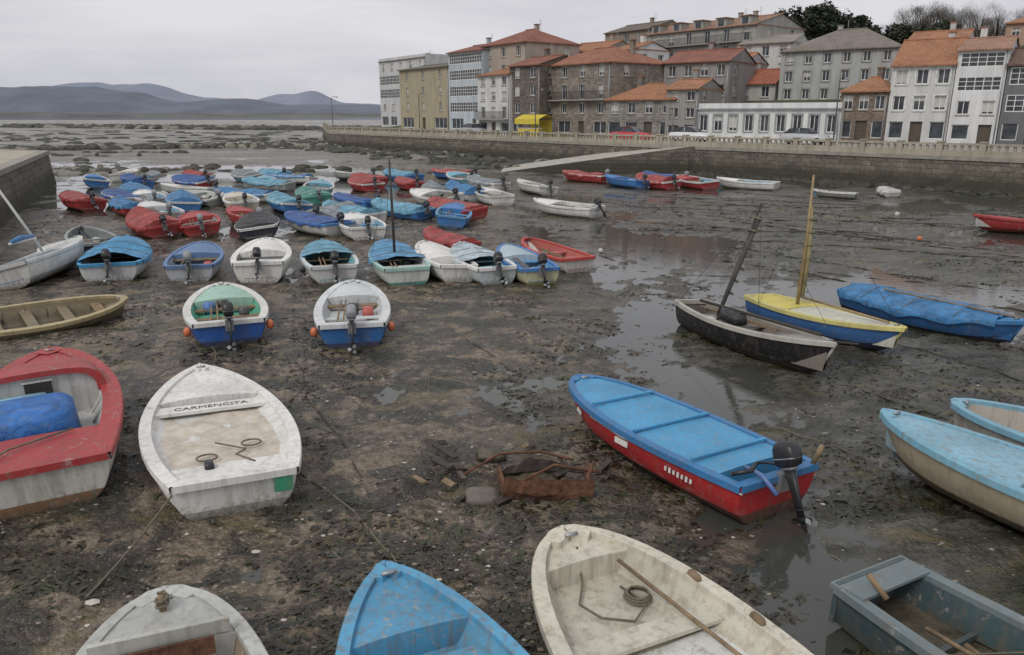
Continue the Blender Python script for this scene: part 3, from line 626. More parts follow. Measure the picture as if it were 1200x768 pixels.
# ------------------------------------------------------------------ ropes, buoys, weed, stones
def rope(name,pts,r=.012,mat=None,rest=True,weed=False):
    mb=MB(); P_=[]
    for a,b in zip(pts[:-1],pts[1:]):
        a,b=Vector(a),Vector(b); n=max(3,int((b-a).length/.25))
        for k in range(n):
            p=a.lerp(b,k/n)
            if rest: p.x+=.22*noise.noise((p.x*.45,p.y*.45,4))+.06*noise.noise((p.x*1.5,p.y*1.5,4)); p.y+=.22*noise.noise((p.x*.45,p.y*.45,9)); p.z=gz(p.x,p.y)+r*.4
            P_.append(p)
    P_.append(Vector(pts[-1]))
    if rest: P_[-1].z=gz(P_[-1].x,P_[-1].y)+r
    mb.tube(P_,[r*(1+(1.6*abs(noise.noise((i*.9,0,r*99+pts[0][0]))) if weed else 0)) for i in range(len(P_))],mat or M_rope,5)
    return mb.obj(name)
def sag(a,b,s,n=10):
    a,b=Vector(a),Vector(b); return [tuple(a.lerp(b,k/n)-Vector((0,0,s*4*(k/n)*(1-k/n)))) for k in range(n+1)]
rope('mooring_rope',[(-2.16,8.77,0),(-.9,8.2,0),(.18,6.89,0),(2.5,6.2,0)],.012,M_weedrope)
rope('mooring_rope',sag((-4.0,8.3,.5),(-4.35,6.75,.05),.05),.013,rest=False)
rope('mooring_rope',sag((-3.0,5.75,.85),(-3.75,6.9,.1),.1),.015,rest=False)
rope('mooring_rope',[(-4.35,6.75,0),(-3.75,6.9,0),(-4.9,7.6,0),(-6.2,7.9,0)],.012,M_weedrope)
rope('mooring_rope',sag((-.2,5.9,.12),(6.5,5.6,.5),.12),.009,rest=False)
for a in [((-5.4,12.6),(-8.5,22)),((-4.2,19.2),(-4.8,22)),((-7.2,18.6),(-8.8,22)),((-2.0,9.5),(-4.5,15)),((-1.5,13),(-3.0,21)),
          ((3.0,26.8),(9.5,13.4),(11.5,9)),((2.0,21.5),(5.0,16),(8.5,11)),((5.5,32),(16,18)),((8.,38),(21,22)),((3.5,30),(12,20),(17,13)),((10,45),(26,26)),((.9,21.3),(3.0,17.4)),
          ((6.0,13.2),(8,9.6)),((10.4,15.6),(14,11)),((14,50),(30,30)),((4.5,44),(18,27)),((1.2,12),(-1,16)),((5.2,10),(2.5,13.5)),((3.4,8.1),(4.6,6.2)),((-6,8),(-9,7)),((12,36),(24,34)),((2,33),(16,32)),
          ((6,42),(20,36)),((5,36),(15,30)),((9,30),(20,24)),((1,17),(4,12.5)),((-3,10),(-1,7)),((9,24),(18,19)),((4,24),(10,22)),((8,47),(28,38)),((10,42),(19,41))]:
    dd=math.hypot(*a[0])
    rope('mooring_rope',[(p[0],p[1],0) for p in a],R.choice([.006,.008,.01]) if dd<28 else .014,R.choice([M_weedrope,M_weedrope,M_rope]) if dd<25 else M_weedrope,True,True)
M_wbuoy=simple('white_buoy',(.5,.5,.46),.5)
for (x,y,m,r) in [(3.2,27.5,M_wbuoy,.1),(16,30,M_orange,.1),(19,38,M_wbuoy,.12),(10.2,13.9,M_wbuoy,.08)]:
    mb=MB(); mb.ball((0,0,0),r,m); mb.tube([(0,0,-r),(0,0,r+.05)],.02,M_rope,6); mb.tube([(.0,0,r+.03),(.04,.02,r+.08),(0,.05,r+.04)],.012,M_rope,5); mb.obj('mooring_buoy',(x,y,gz(x,y)+r*.6),(.5,.4,R.random()*3))

def weed():
    mb=MB(); rr=random.Random(11)
    Ms=[simple('seaweed',(.016,.015,.009),.35,.6,9,0,0),simple('seaweed_green',(.04,.042,.016),.4,.5,9,0,0),simple('seaweed_brown',(.036,.024,.012),.4,.5,9,0,0)]
    for k in range(5200):
        y=5+60*rr.random()**1.7; x=rr.uniform(-.75,.75)*y
        if noise.noise((x*.35,y*.35,20))+.35*noise.noise((x*1.2,y*1.2,3))<.02: continue
        m=rr.choice(Ms); sc=.07+.14*rr.random()**2; st=1+2.2*rr.random(); an=rr.gauss(-.6,.5); big=1+y/30
        for q in range(rr.randint(6,18)):
            u,v=rr.gauss(0,sc*st*big),rr.gauss(0,sc*.6*big); px=x+u*math.cos(an)-v*math.sin(an); py=y+u*math.sin(an)+v*math.cos(an)
            a=rr.random()*6.28; l=(.015+.045*rr.random())*big; w_=(.008+.022*rr.random())*big; z=gz(px,py)+.002
            c,s=math.cos(a),math.sin(a); h=rr.random()*.02
            pts=[(px-s*w_,py+c*w_,z-.01),(px+s*w_,py-c*w_,z-.01),(px+c*l+s*w_*1.2,py+s*l-c*w_,z+h),(px+c*l-s*w_,py+s*l+c*w_,z+h*.9),(px+c*l*2+s*w_*.5,py+s*l*2,z-.01),(px+c*l*2-s*w_,py+s*l*2+c*w_,z-.01)]
            mb.add(pts,[(0,1,2,3),(3,2,4,5)],m,True)
    mb.obj('seaweed')
    mb=MB(); Ms=[simple('pebble',(.24,.2,.16),.7,.4,20,0,0),simple('pebble_dark',(.09,.08,.065),.5,.4,20,0,0),simple('shell',(.5,.47,.41),.6,.3,20,0,0)]
    for k in range(18000):
        y=5+24*rr.random()**1.7; x=rr.uniform(-.75,.75)*y
        if x>1+rr.gauss(0,2.5) and rr.random()<.75: continue
        if noise.noise((x*.5,y*.5,31))<-.1+.3*rr.random()-.15: continue
        r=.007+.018*rr.random()**3+(.05*rr.random() if rr.random()<.015 else 0); z=gz(x,y); m=Ms[0] if rr.random()<.5 else Ms[1] if rr.random()<.88 else Ms[2]
        a=rr.random()*3; pts=[(x+r*1.3*math.cos(a+t)*(1+.3*rr.random()),y+r*math.sin(a+t)*(1+.3*rr.random()),z+r*.1) for t in(0,1.05,2.1,3.14,4.2,5.2)]+[(x+r*.1,y,z+r*.75)]
        mb.add(pts,[(i_,(i_+1)%6,6) for i_ in range(6)],m,True)
    mb.obj('pebbles')
    mb=MB(); Ms=[simple('wet_rock',(.05,.048,.038),.6,.5,2,0,.6,.05),simple('weedy_rock',(.035,.037,.02),.6,.5,2,0,.6,.05),simple('pale_rock',(.22,.205,.17),.8,.4,2,0,.5,.05)]
    def rock(x,y,r,h,m):
        z=gz(x,y)-.05; rows=[]
        for i_ in range(5):
            f=i_/4; q=math.cos(f*1.5)**.7
            rows.append([(x+r*q*1.4*math.cos(t)*(1+.35*noise.noise((x+math.cos(t)*1.5,y+math.sin(t)*1.5,f*2))),y+r*q*math.sin(t)*(1+.35*noise.noise((x+math.cos(t),y,f+math.sin(t)))),z+h*math.sin(f*1.5)*(1+.3*noise.noise((x+math.cos(t)*2,y+t,3)))) for t in [k_*.785 for k_ in range(8)]])
        mb.grid(rows,m,False,True,True)
    for k in range(1100):
        y=rr.uniform(66,240); x=rr.uniform(-.75*y,(-.02 if y>95 else .06)*y)
        if noise.noise((x*.05,y*.09,40))<.02: continue
        if y<135 and x> -28+(121-y)*.8-4: continue
        rock(x,y,rr.uniform(.2,1.0)*(y/100),rr.uniform(.1,.4),rr.choice(Ms[:2]+Ms[:2]+Ms))
    for k in range(700):   # dark stone causeway running out across the flats
        t=rr.random(); x=-190+165*t+rr.gauss(0,1.6); y=300-70*t+rr.gauss(0,2.0)
        rock(x,y,rr.uniform(1.0,2.4),rr.uniform(.6,1.5),Ms[0] if rr.random()<.75 else Ms[2])
    for k in range(420):
        t=rr.random(); x=-72+50*t+rr.gauss(0,.8); y=98+8*math.sin(t*2)+20*t+rr.gauss(0,1.3)
        rock(x,y,rr.uniform(.4,.9),rr.uniform(.4,.8),Ms[0] if rr.random()<.7 else Ms[2])
    for k in range(160):
        x=-60+rr.random()*30; y=64+rr.random()*6
        rock(x,y,rr.uniform(.3,.8),rr.uniform(.2,.5),rr.choice(Ms))
    for k in range(150):
        t=rr.random(); x=31.3+(12.9-31.3)*t-rr.random()*1.2; y=47.3+(69.6-47.3)*t-rr.random()*1.0
        rock(x,y,rr.uniform(.15,.45),rr.uniform(.1,.3),rr.choice(Ms[:2]))
    for k in range(420):
        t=rr.random(); q=rr.random()**1.5*9; x=12.9-40.9*t-q*.78; y=69.6+51.4*t-q*.62
        if t<.14: continue
        rock(x,y,rr.uniform(.2,.8),rr.uniform(.15,.5),rr.choice(Ms[:2]+Ms[:2]+Ms))
    mb.obj('tidal_rocks')
weed()

# ------------------------------------------------------------------ quays
M_wall=masonry((.15,.13,.1),(.07,.062,.05),.75,.34,True,'quay_masonry')
M_par=plaster((.42,.38,.3),.7); M_conc=simple('concrete',(.3,.28,.24),.9,.35,2,0,.4,.02)
M_pave=simple('pavement',(.3,.29,.26),.9,.3,1.5)
def qwall(a,b,top=2.2,parapet=True,lean=.25,name='quay_wall'):
    a,b=Vector(a),Vector(b); l=(b-a).length; yaw=math.atan2(b.y-a.y,b.x-a.x); mb=MB()
    n=max(2,int(l/.8)); rows=[]
    for i in range(n+1):
        x=l*i/n; k=lambda z:.09*noise.noise((x*.9,z*2,a.x)) if 0<i<n else 0
        rows.append([(x,-lean-.05+k(0),-.6),(x,-lean*.75+k(1),.3),(x,-lean*.5+k(2),.8),(x,-lean*.25+k(3),1.4),(x,0,top-.25)])
    mb.grid(rows,M_wall,False)
    mb.box((l/2,.25,top-.11),(l-.01,.66,.26),M_conc)
    if parapet:
        k=int(l/2.6)
        for i in range(k+1):
            x=.2+(l-.4)*i/k; mb.box((x,.25,top+.45),(.34,.36,.86),M_par); mb.box((x,.25,top+.9),(.42,.44,.08),M_par)
            if i<k:
                d=(l-.4)/k
                mb.box((x+d/2,.25,top+.2),(d-.36,.26,.36),M_par); mb.box((x+d/2,.25,top+.76),(d-.36,.28,.14),M_par)
                for q in range(5): mb.box((x+.17+(d-.34)*(q+.5)/5,.25,top+.53),(.15,.13,.31),M_par)
    return mb.obj(name,(a.x,a.y,0),(0,0,yaw))
F=[(110,-48),(60,12.5),(31.3,47.3),(12.9,69.6),(-28,121),(-41,172)]
rev=F[::-1]
for a,b in zip(rev[:-1],rev[1:]): qwall(a,b,2.2,parapet=True)
Lp=[(170,-30),(59,54),(43,66),(10.8,90),(-21.8,134),(-36,168)]
def land():
    mb=MB(); pts=F+Lp[::-1]
    mb.add([(x,y,2.19) for x,y in pts],[tuple(range(len(pts)))],M_pave)
    mb.obj('quay_pavement')
    mb=MB(); M=simple('hillside_grass',(.08,.09,.045),.95,.5,.4)
    D=[(0,2.19),(4,2.6),(10,5.6),(18,7.5),(28,10),(45,13.5),(70,15.5),(100,17),(160,17),(400,12)]
    hk=[1,1,1,.95,.3,.05]
    rows=[]
    for off,h in D: rows.append([(x+.62*off,y+.78*off,2.19+(h-2.19)*k) for (x,y),k in zip(Lp,hk)])
    mb.grid(rows,M); mb.obj('hillside')
land()
Lq=[(-14,15),(-22.9,34.3),(-33.25,56.4),(-75,75)]
for a,b in zip(Lq[:-1],Lq[1:]): qwall(a,b,2.3,parapet=False)
mb=MB(); mb.add([(x,y,2.29) for x,y in Lq]+[(-300,75,2.29),(-300,15,2.29)],[tuple(range(6))],simple('sandy_concrete',(.4,.36,.29),.9,.35,1)); mb.obj('quay_pavement')
def slip():
    mb=MB(); l=16.5; w=8.0; c=simple('slipway_concrete',(.4,.38,.33),.85,.35,1.2)
    zz=lambda i:2.2-2.25*i/12
    mb.grid([[(l*i/12,y,zz(i)) for y in(-w/2,0,w/2)] for i in range(13)],c,False)
    for y in(-w/2,w/2): mb.grid([[(l*i/12,y,zz(i)),(l*i/12,y*1.04,-.5)] for i in range(13)],M_wall,False)
    mb.quad((-2,-w/2,2.2),(0,-w/2,2.2),(0,w/2,2.2),(-2,w/2,2.2),c)
    for y in(-w/2,w/2): mb.quad((-2,y,2.2),(0,y,2.2),(0,y,-.5),(-2,y,-.5),M_wall)
    mb.obj('slipway',(15.2,70.4,0),(0,0,rad(177)))
slip()

# ------------------------------------------------------------------ buildings
M_frame=simple('white_window_frame',(.7,.7,.68),.5,.1)
M_blind=simple('window_blind',(.5,.49,.45),.8,.15); M_iron=simple('balcony_iron',(.05,.05,.055),.5)
M_granite=simple('granite_trim',(.3,.28,.25),.85,.3,5); M_door=simple('door_paint',(.09,.07,.05),.6,.3)
def facade(mb,o,dx,w,z0,z1,rects,wall,rr,frame=M_frame,trim=None):
    o=Vector((o[0],o[1],0)); dx=Vector((dx[0],dx[1],0)).normalized(); nin=Vector((-dx.y,dx.x,0))
    pt=lambda u,z,d=0: tuple(o+dx*u+nin*d+Vector((0,0,z)))
    us=sorted({0,w}|{r[0] for r in rects}|{r[1] for r in rects}); zs=sorted({z0,z1}|{r[2] for r in rects}|{r[3] for r in rects})
    for i in range(len(us)-1):
        for j in range(len(zs)-1):
            u=(us[i]+us[i+1])/2; z=(zs[j]+zs[j+1])/2
            if any(r[0]<u<r[1] and r[2]<z<r[3] for r in rects): continue
            mb.quad(pt(us[i],zs[j]),pt(us[i+1],zs[j]),pt(us[i+1],zs[j+1]),pt(us[i],zs[j+1]),wall)
    ang=math.atan2(dx.y,dx.x)
    def bx(u0,u1,za,zb,d0,d1,m):
        c=o+dx*((u0+u1)/2)+nin*((d0+d1)/2); mb.box((c.x,c.y,(za+zb)/2),(u1-u0,d1-d0,zb-za),m,ang)
    for (a,b,c,d,kind) in rects:
        D=.2 if kind!='g' else .08
        for q in((pt(a,c),pt(b,c),pt(b,c,D),pt(a,c,D)),(pt(a,d),pt(b,d),pt(b,d,D),pt(a,d,D)),(pt(a,c),pt(a,d),pt(a,d,D),pt(a,c,D)),(pt(b,c),pt(b,d),pt(b,d,D),pt(b,c,D))):
            mb.quad(*q,wall)
        gm=glass()
        if kind=='d': gm=M_door
        mb.quad(pt(a,c,D),pt(b,c,D),pt(b,d,D),pt(a,d,D),gm)
        if kind=='w' and rr.random()<.4:
            zz=d-(d-c)*rr.uniform(.3,.95); mb.quad(pt(a,zz,D-.01),pt(b,zz,D-.01),pt(b,d,D-.01),pt(a,d,D-.01),M_blind)
        if kind in'wgs':
            t=.07
            bx(a,a+t,c,d,D-.07,D-.02,frame); bx(b-t,b,c,d,D-.07,D-.02,frame); bx(a+t,b-t,c,c+t,D-.07,D-.02,frame); bx(a+t,b-t,d-t,d,D-.07,D-.02,frame)
            nm=max(1,round((b-a)/.6)) if kind=='g' else 2 if kind=='w' else max(1,round((b-a)/1.2))
            for k in range(1,nm): u=a+(b-a)*k/nm; bx(u-.03,u+.03,c+t,d-t,D-.06,D-.025,frame)
            if kind=='g':
                for k in range(1,3): z=c+(d-c)*k/3; bx(a+t,b-t,z-.025,z+.025,D-.055,D-.028,frame)
        if kind=='w': bx(a-.08,b+.08,c-.1,c,-.08,.0-.002,trim or M_granite)
        if trim and kind=='w':
            bx(a-.14,a-.0,c,d+.14,-.03,-.002,trim); bx(b+.0,b+.14,c,d+.14,-.03,-.002,trim); bx(a,b,d,d+.14,-.03,-.002,trim)
def bld(name,p0,p1,zb,zt,depth,wall,floors,cols,roof='gable',rc=(.36,.13,.06),rh=1.5,ww=.95,wh=1.25,gal=(),balc=(),shop=True,trim=None,frame=M_frame,seed=0,sidecols=2,chim=1,zbase=1.6,band=None,attic=False):
    rr=random.Random(seed+100); d=Vector((p1[0]-p0[0],p1[1]-p0[1])); w=d.length; yaw=math.atan2(d.y,d.x); mb=MB()
    fh=(zt-zb)/floors
    def rects(width,nc,front):
        out=[]
        for f in range(floors):
            z=zb+f*fh
            if front and f in gal:
                out.append((.25,width-.25,z+.55,z+fh-.25,'g')); continue
            cw=width/nc
            for c in range(nc):
                u=cw*(c+.5); W_=min(ww,cw*.62)
                if f==0 and shop and front:
                    if c==nc//2: out.append((u-.5,u+.5,z+.02,z+min(2.1,fh*.85),'d'))
                    else: out.append((u-cw*.36,u+cw*.36,z+.4,z+min(2.1,fh*.85),'s'))
                    continue
                if f in balc and front: out.append((u-W_/2,u+W_/2,z+.12,z+.12+min(wh*1.5,fh*.8),'w')); continue
                h=min(wh,fh*.58); zz=z+fh*.28
                if not front and rr.random()<.3: continue
                out.append((u-W_/2,u+W_/2,zz,zz+h,'w'))
        return out
    facade(mb,(0,0),(1,0),w,zbase,zt,rects(w,cols,True),wall,rr,frame,trim)
    facade(mb,(w,0),(0,1),depth,zbase,zt,rects(depth,sidecols,False),wall,rr,frame)
    facade(mb,(0,depth),(0,-1),depth,zbase,zt,rects(depth,sidecols,False),wall,rr,frame)
    mb.quad((0,depth,zbase),(w,depth,zbase),(w,depth,zt),(0,depth,zt),wall)
    for f in balc:
        z=zb+f*fh; mb.box((w/2,-.38,z+.02),(w-.5,.72,.14),M_granite)
        mb.box((w/2,-.72,z+1.0),(w-.5,.04,.05),M_iron)
        k=int((w-.5)/.14)
        for i in range(k+1): mb.box((.27+(w-.54)*i/k,-.72,z+.54),(.025,.025,.88),M_iron)
    mb.box((w/2,-.12,zt-.06),(w+.1,.3,.14),trim or M_granite)
    if roof=='gable' or roof=='hip':
        t=tiles(rc); ov=.35; q=depth*.28 if roof=='hip' else 0
        e=[(-ov*.4,-ov,zt+.0),(w+ov*.4,-ov,zt+.0),(w+ov*.4,depth+ov,zt),(-ov*.4,depth+ov,zt)]
        qq=min(q*1.6,w*.4); r0=(qq-(ov*.4 if not q else 0),depth/2,zt+rh); r1=(w-qq+(ov*.4 if not q else 0),depth/2,zt+rh)
        dn=lambda p:(p[0],p[1],p[2]-.13)
        mb.quad(e[0],e[1],r1,r0,t); mb.quad(e[2],e[3],r0,r1,t)
        if q: mb.add([e[1],e[2],r1],[(0,1,2)],t); mb.add([e[3],e[0],r0],[(0,1,2)],t)
        else:
            mb.add([(0,0,zt),(0,depth,zt),(0,depth/2,zt+rh-.05)],[(0,1,2)],wall); mb.add([(w,0,zt),(w,depth,zt),(w,depth/2,zt+rh-.05)],[(0,1,2)],wall)
        for a,b in((e[0],e[1]),(e[1],e[2]),(e[2],e[3]),(e[3],e[0])): mb.quad(a,b,dn(b),dn(a),t)
        mb.tube([r0,r1],.12,t,6)
    else:
        mb.box((w/2,.12,zt+.25),(w,.2,.5),wall); mb.box((w/2,depth-.12,zt+.25),(w,.2,.5),wall); mb.box((.1,depth/2,zt+.248),(.2,depth-.46,.49),wall); mb.box((w-.1,depth/2,zt+.248),(.2,depth-.46,.49),wall)
        mb.quad((0,0,zt-.02),(w,0,zt-.02),(w,depth,zt-.02),(0,depth,zt-.02),M_conc)
    for k in range(chim):
        x=w*(.2+.6*rr.random()); y=depth*.6; z=zt+rh*.7 if roof!='flat' else zt
        mb.box((x,y,z+.5),(.5,.5,1.5),wall); mb.box((x,y,z+1.3),(.62,.62,.12),tiles(rc))
        mb.tube([(x+.8,y,z),(x+.8,y,z+1.9)],.025,M_steel,5)
        for q in range(4): mb.box((x+.8,y,z+1.2+.18*q),(.02,.7-.08*q,.02),M_steel)
    if attic:
        n=max(2,int(w/3.2))
        for k in range(n):
            u=w*(k+.5)/n; mb.box((u,.9,zt+.55),(1.5,1.8,1.1),wall); mb.box((u,-.02,zt+.55),(.9,.04,.75),glass()); mb.box((u,.85,zt+1.16),(1.8,2.1,.12),tiles(rc))
    mb.tube([(w-.15,-.09,zb),(w-.15,-.09,zt-.1)],.05,M_steel,6)
    return mb.obj(name,(p0[0],p0[1],0),(0,0,yaw))
PW=lambda *c: plaster(c)
OR=(.42,.19,.1); RD=(.3,.12,.08)
stone=masonry((.27,.23,.19),(.34,.31,.27),.55,.28,False,'stone_house_wall'); brown=masonry((.22,.16,.12),(.26,.22,.19),.4,.2,False,'brown_brick_wall'); darkst=masonry((.16,.13,.11),(.2,.18,.16),.5,.25,False,'dark_stone_wall')
bld('white_apartment_building',(-26.6,161.8),(-15.7,146.3),2.3,14.9,10,PW(.6,.6,.6),5,5,'flat',seed=1,gal=(2,3))
bld('beige_house',(-18,128.9),(-9.2,117),2.4,11.6,9,PW(.4,.35,.24),4,3,'gable',(.2,.17,.14),.8,seed=2,sidecols=1,ww=.7)
bld('glazed_apartment_building',(-9.2,117),(-4.0,110),2.4,13.3,9,PW(.5,.56,.6),5,2,'gable',RD,1.2,gal=(1,2,3,4),seed=3)
bld('apartment_building',(-4.1,111.8),(1.8,103.8),2.4,13.8,9,PW(.42,.36,.3),5,3,'hip',RD,2.0,seed=4,balc=(2,3))
bld('white_house',(-4.5,105.7),(-.3,100),2.3,9.7,8,PW(.66,.66,.64),4,3,'gable',OR,.9,seed=5,balc=(1,))
bld('brown_house',(-.3,100.6),(3.4,96.6),2.3,10.6,8,darkst,4,2,'gable',RD,1.2,seed=6)
bld('stone_house',(3.4,99.9),(11.0,89.8),2.3,10.5,10,stone,4,4,'hip',(.36,.15,.09),2.0,seed=7,trim=M_granite,balc=(2,))
bld('grey_stone_house',(10.5,89.0),(17.2,84.0),2.3,6.4,7,masonry((.28,.26,.23),(.24,.22,.2),.5,.25,False,'grey_stone_wall'),2,4,'hip',OR,1.7,seed=8,trim=M_granite)
bld('white_tower_house',(12.6,103.4),(15.2,99.9),5.0,12.6,6,PW(.74,.74,.72),3,1,'gable',OR,.9,seed=9)
bld('brown_apartment_building',(15.3,134.3),(21.2,126.4),8,17.6,10,PW(.3,.25,.2),4,3,'gable',(.2,.15,.12),1.5,seed=10)
bld('grey_apartment_building',(19.9,121.5),(31.9,106.7),8,16.2,11,PW(.4,.39,.36),4,6,'gable',(.36,.2,.13),1.6,seed=11,balc=(1,2,3),attic=True,chim=2)
bld('grey_house',(17.8,94.7),(24.2,90),4,10.6,8,PW(.3,.29,.28),3,4,'gable',RD,1.5,seed=12,trim=M_granite)
bld('grey_house',(16.3,84.6),(19.2,82.4),2.3,7.4,6,PW(.3,.29,.27),3,2,'gable',OR,1.0,seed=22,trim=M_granite)
bld('orange_roofed_house',(26.6,95.7),(30.4,92.8),4,8.3,7,PW(.5,.48,.44),2,2,'gable',(.42,.14,.08),1.7,seed=13)
bld('white_house',(29.6,105.9),(35.1,101.9),7,13.6,8,PW(.6,.6,.58),3,3,'gable',(.35,.3,.26),1.2,seed=14)
bld('white_arcade_building',(19.1,82.6),(30.6,74.1),2.3,5.4,6,PW(.76,.76,.74),1,9,'flat',seed=15,shop=False,ww=.85,wh=1.6,chim=0,trim=simple('grey_trim',(.3,.32,.33),.8))
bld('grey_apartment_building',(30.7,92.6),(40.5,85.3),4,11.7,10,PW(.42,.43,.42),4,6,'hip',(.26,.21,.18),2.4,seed=16,ww=.8,trim=M_granite)
bld('brown_brick_house',(30.8,75.1),(34.1,72.6),2.3,6.9,7,brown,2,3,'hip',OR,1.3,seed=17)
bld('white_gallery_house',(34.15,72.55),(38.15,69.6),2.3,9.0,8,PW(.62,.62,.6),3,3,'gable',OR,2.4,seed=18,trim=simple('pale_trim',(.66,.65,.62),.8))
bld('white_gallery_house',(38.2,69.55),(41.2,67.35),2.3,10.1,8,PW(.72,.72,.71),4,2,'gable',(.4,.22,.15),1.2,seed=19,gal=(2,3))
bld('dark_gallery_house',(41.25,67.3),(45.2,64.4),2.3,8.8,8,PW(.16,.16,.17),3,3,'gable',(.2,.12,.09),1.5,seed=20,gal=(1,2))
bld('white_house',(45.3,64.3),(50,60.7),2.3,9.5,8,PW(.6,.58,.55),3,3,'gable',OR,1.5,seed=21)
bld('hilltop_house',(64.1,106.4),(71.6,100.8),11,16.2,8,PW(.45,.3,.22),2,4,'hip',OR,1.6,seed=23)
bld('grey_house',(24.8,97.5),(27.5,95.4),4,10.8,7,PW(.5,.5,.5),3,2,'gable',OR,1.2,seed=25)
bld('stone_house',(7,112),(12,107),5,13,8,PW(.4,.36,.3),4,3,'gable',OR,1.4,seed=26)
bld('white_house',(42.5,88),(47,84.6),6,12.2,8,PW(.55,.55,.55),3,3,'gable',OR,1.4,seed=27)

def kiosk():
    mb=MB(); Y=simple('yellow_canvas',(.6,.48,.06),.7,.25)
    for x in(0,3.6):
        for y in(0,2.4): mb.tube([(x,y,0),(x,y,2.1)],.05,M_steel)
    mb.grid([[(-.2,-.2,1.5),(-.2,-.2,2.1),(-.2,1.2,2.6),(-.2,2.6,2.1)],[(3.8,-.2,1.5),(3.8,-.2,2.1),(3.8,1.2,2.6),(3.8,2.6,2.1)]],Y,False)
    mb.box((1.8,.3,.5),(3.4,.5,1.0),Y); mb.box((1.8,2.3,1.0),(3.5,.06,1.9),Y); mb.box((1.8,.3,1.03),(3.6,.65,.06),M_frame)
    mb.obj('yellow_market_stall',(.6,95.5,2.2),(0,0,rad(-45)))
kiosk()
def car(name,loc,yaw,col):
    mb=MB(); c=simple('car_paint_'+name,col,.3,.05); g=glass()
    rows=[]
    for x,h,wd in((-2.1,.55,.7),(-1.9,.78,.82),(-1.0,.92,.86),(0,.95,.87),(1.2,.96,.87),(1.9,.92,.83),(2.05,.6,.75)):
        rows.append([(x,-wd,.28),(x,-wd-.02,.6),(x,-wd+.08,h),(x,0,h+.03),(x,wd-.08,h),(x,wd+.02,.6),(x,wd,.28)])
    mb.grid(rows,c,True)
    mb.add([tuple(rows[0][i]) for i in range(7)],[tuple(range(7))],c); mb.add([tuple(rows[-1][i]) for i in range(7)],[tuple(range(7))],c)
    mb.grid([[(-1.0,-.76,.92),(-1.0,.76,.92)],[(-.35,-.6,1.42),(-.35,.6,1.42)]],g,False); mb.grid([[(1.75,-.74,.92),(1.75,.74,.92)],[(1.25,-.6,1.4),(1.25,.6,1.4)]],g,False)
    mb.grid([[(-.35,-.6,1.42),(-.35,.6,1.42)],[(.4,-.62,1.47),(.4,.62,1.47)],[(1.25,-.6,1.4),(1.25,.6,1.4)]],c,True)
    for s in(-1,1): mb.add([(-1.0,s*.77,.93),(1.75,s*.76,.93),(1.25,s*.61,1.39),(.4,s*.63,1.45),(-.35,s*.61,1.41)],[(0,1,2,3,4)],g); mb.tube([(.35,s*.8,.93),(.38,s*.65,1.43)],.035,c,4)
    for x in(-1.3,1.25):
        for s in(-1,1): mb.tube([(x,s*.68,.31),(x,s*.87,.31)],.31,M_black,14); mb.tube([(x,s*.86,.31),(x,s*.885,.31)],.18,M_steel,10)
    for s in(-1,1): mb.box((-2.09,s*.5,.62),(.06,.3,.12),M_frame); mb.box((2.05,s*.6,.75),(.06,.2,.14),simple('tail_light',(.4,.02,.02),.4))
    mb.obj(name,loc,(0,0,yaw))
car('red_car',(11.8,78.5,2.2),rad(140),(.45,.04,.05)); car('white_car',(17.5,77.5,2.2),rad(142),(.6,.6,.6)); car('grey_car',(-5,104,2.2),rad(125),(.3,.3,.32)); car('silver_car',(26.5,71.5,2.2),rad(142),(.4,.41,.42))
def lamp(x,y):
    mb=MB(); mb.tube([(0,0,0),(0,0,.5),(0,0,5)],[.09,.06,.045],M_iron); mb.tube([(0,0,5),(.3,0,5.25),(.8,0,5.2)],.03,M_iron,6)
    mb.rloft([(.9,0,5.1,.22,.1),(.9,0,5.2,.18,.08),(.9,0,5.25,.05,.03)],M_steel); mb.obj('street_lamp',(x,y,2.2),(0,0,rad(40)))
for p in((-27.5,122),(-12,103),(2.5,85),(24,59)): lamp(*p)

# ------------------------------------------------------------------ trees on the hill
def tree(name,x,y,z,h,cr,dark,seed,bare=False):
    rr=random.Random(seed); mb=MB(); tr=simple('tree_bark',(.09,.07,.055),.9)
    mb.tube([(0,0,-1),(rr.uniform(-.3,.3),0,h*.4),(rr.uniform(-.6,.6),0,h*.8)],[.28,.2,.1],tr,7)
    lm=[simple('foliage_%s_%d'%('bare' if bare else 'pine',k),c,.9,.4,2,0,0) for k,c in enumerate(dark)]
    cl=[]
    for k in range(24):
        a=rr.random()*6.28; zf=rr.random(); r=cr*(.3+.7*math.sin(math.pi*(.15+.75*zf)))*rr.random()**.5; c=Vector((r*math.cos(a),r*math.sin(a),h*(.32+.66*zf))); cl.append(c)
        mb.tube([(0,0,c.z*.6),tuple(c*.6+Vector((0,0,c.z*.3))),tuple(c)],[.08,.05,.02],tr,5)
    for c in cl:
        m=rr.choice(lm); rad_=cr*rr.uniform(.22,.42)
        for q in range(170 if bare else 120):
            d=Vector((rr.gauss(0,1),rr.gauss(0,1),rr.gauss(0,.75))); d=d/d.length*rad_*rr.random()**.4; p=c+d; s=.1+.17*rr.random()
            if bare:
                e=p+Vector((rr.gauss(0,.35),rr.gauss(0,.35),.3+.5*rr.random())); s=.045
                mb.add([tuple(p),tuple(p+Vector((s,s,0))),tuple(e)],[(0,1,2)],m)
            else:
                a=Vector((rr.gauss(0,s),rr.gauss(0,s),rr.gauss(0,s*.7))); b=Vector((rr.gauss(0,s),rr.gauss(0,s),rr.gauss(0,s*.7)))
                mb.add([tuple(p+a),tuple(p+b),tuple(p-a),tuple(p-b)],[(0,1,2,3)],m if rr.random()<.7 else lm[0])
    mb.obj(name,(x,y,z))
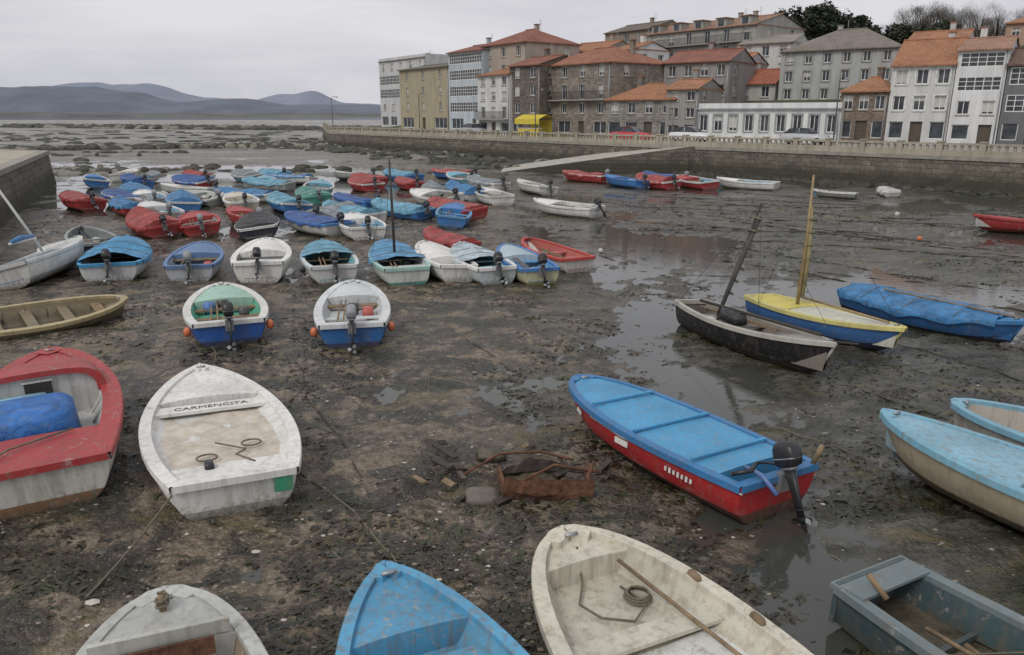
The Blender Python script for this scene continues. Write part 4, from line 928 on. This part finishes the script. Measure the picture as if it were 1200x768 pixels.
PG=[(.03,.038,.025),(.045,.056,.032),(.06,.072,.04)]; BR=[(.14,.11,.085),(.18,.145,.11),(.11,.1,.07)]
for k in range(16):
    t=k/15; d=150+R.uniform(-8,10); b=.33+.19*t; tree('pine_tree',d*b,d,13.2,(8.3+1.8*math.sin(t*5+.4))*R.uniform(.85,1.05),R.uniform(2.8,4.0),PG,200+k)
for k in range(24):
    t=k/23; d=156+R.uniform(-8,14); b=.48+.26*t; tree('bare_tree',d*b,d,13.5,R.uniform(9,11.5),R.uniform(3.4,4.8),BR,300+k,True)

# ------------------------------------------------------------------ distant hills
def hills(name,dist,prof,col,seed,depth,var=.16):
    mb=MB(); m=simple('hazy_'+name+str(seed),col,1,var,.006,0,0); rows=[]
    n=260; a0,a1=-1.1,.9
    def hh(u):
        for (x0,y0),(x1,y1) in zip(prof[:-1],prof[1:]):
            if x0<=u<=x1: t=(u-x0)/(x1-x0); t=t*t*(3-2*t); return y0+(y1-y0)*t
        return prof[-1][1] if u>prof[-1][0] else prof[0][1]
    for k,(fr,dd) in enumerate([(-.02,0),(.25,.1),(.6,.35),(.85,.6),(1,1),(.5,1.7),(-.1,2.6)]):
        row=[]
        for i in range(n+1):
            u=a0+(a1-a0)*i/n; y=dist+depth*dd; h=hh(u)*dist*(1+.1*noise.noise((u*14,seed,0))+.06*noise.noise((u*45,seed,5)))+(.3 if fr>0 else 0)*noise.noise((u*30,k,seed))*6
            row.append((u*dist*(1+.1*dd),y,max(-5,h*fr)))
        rows.append(row)
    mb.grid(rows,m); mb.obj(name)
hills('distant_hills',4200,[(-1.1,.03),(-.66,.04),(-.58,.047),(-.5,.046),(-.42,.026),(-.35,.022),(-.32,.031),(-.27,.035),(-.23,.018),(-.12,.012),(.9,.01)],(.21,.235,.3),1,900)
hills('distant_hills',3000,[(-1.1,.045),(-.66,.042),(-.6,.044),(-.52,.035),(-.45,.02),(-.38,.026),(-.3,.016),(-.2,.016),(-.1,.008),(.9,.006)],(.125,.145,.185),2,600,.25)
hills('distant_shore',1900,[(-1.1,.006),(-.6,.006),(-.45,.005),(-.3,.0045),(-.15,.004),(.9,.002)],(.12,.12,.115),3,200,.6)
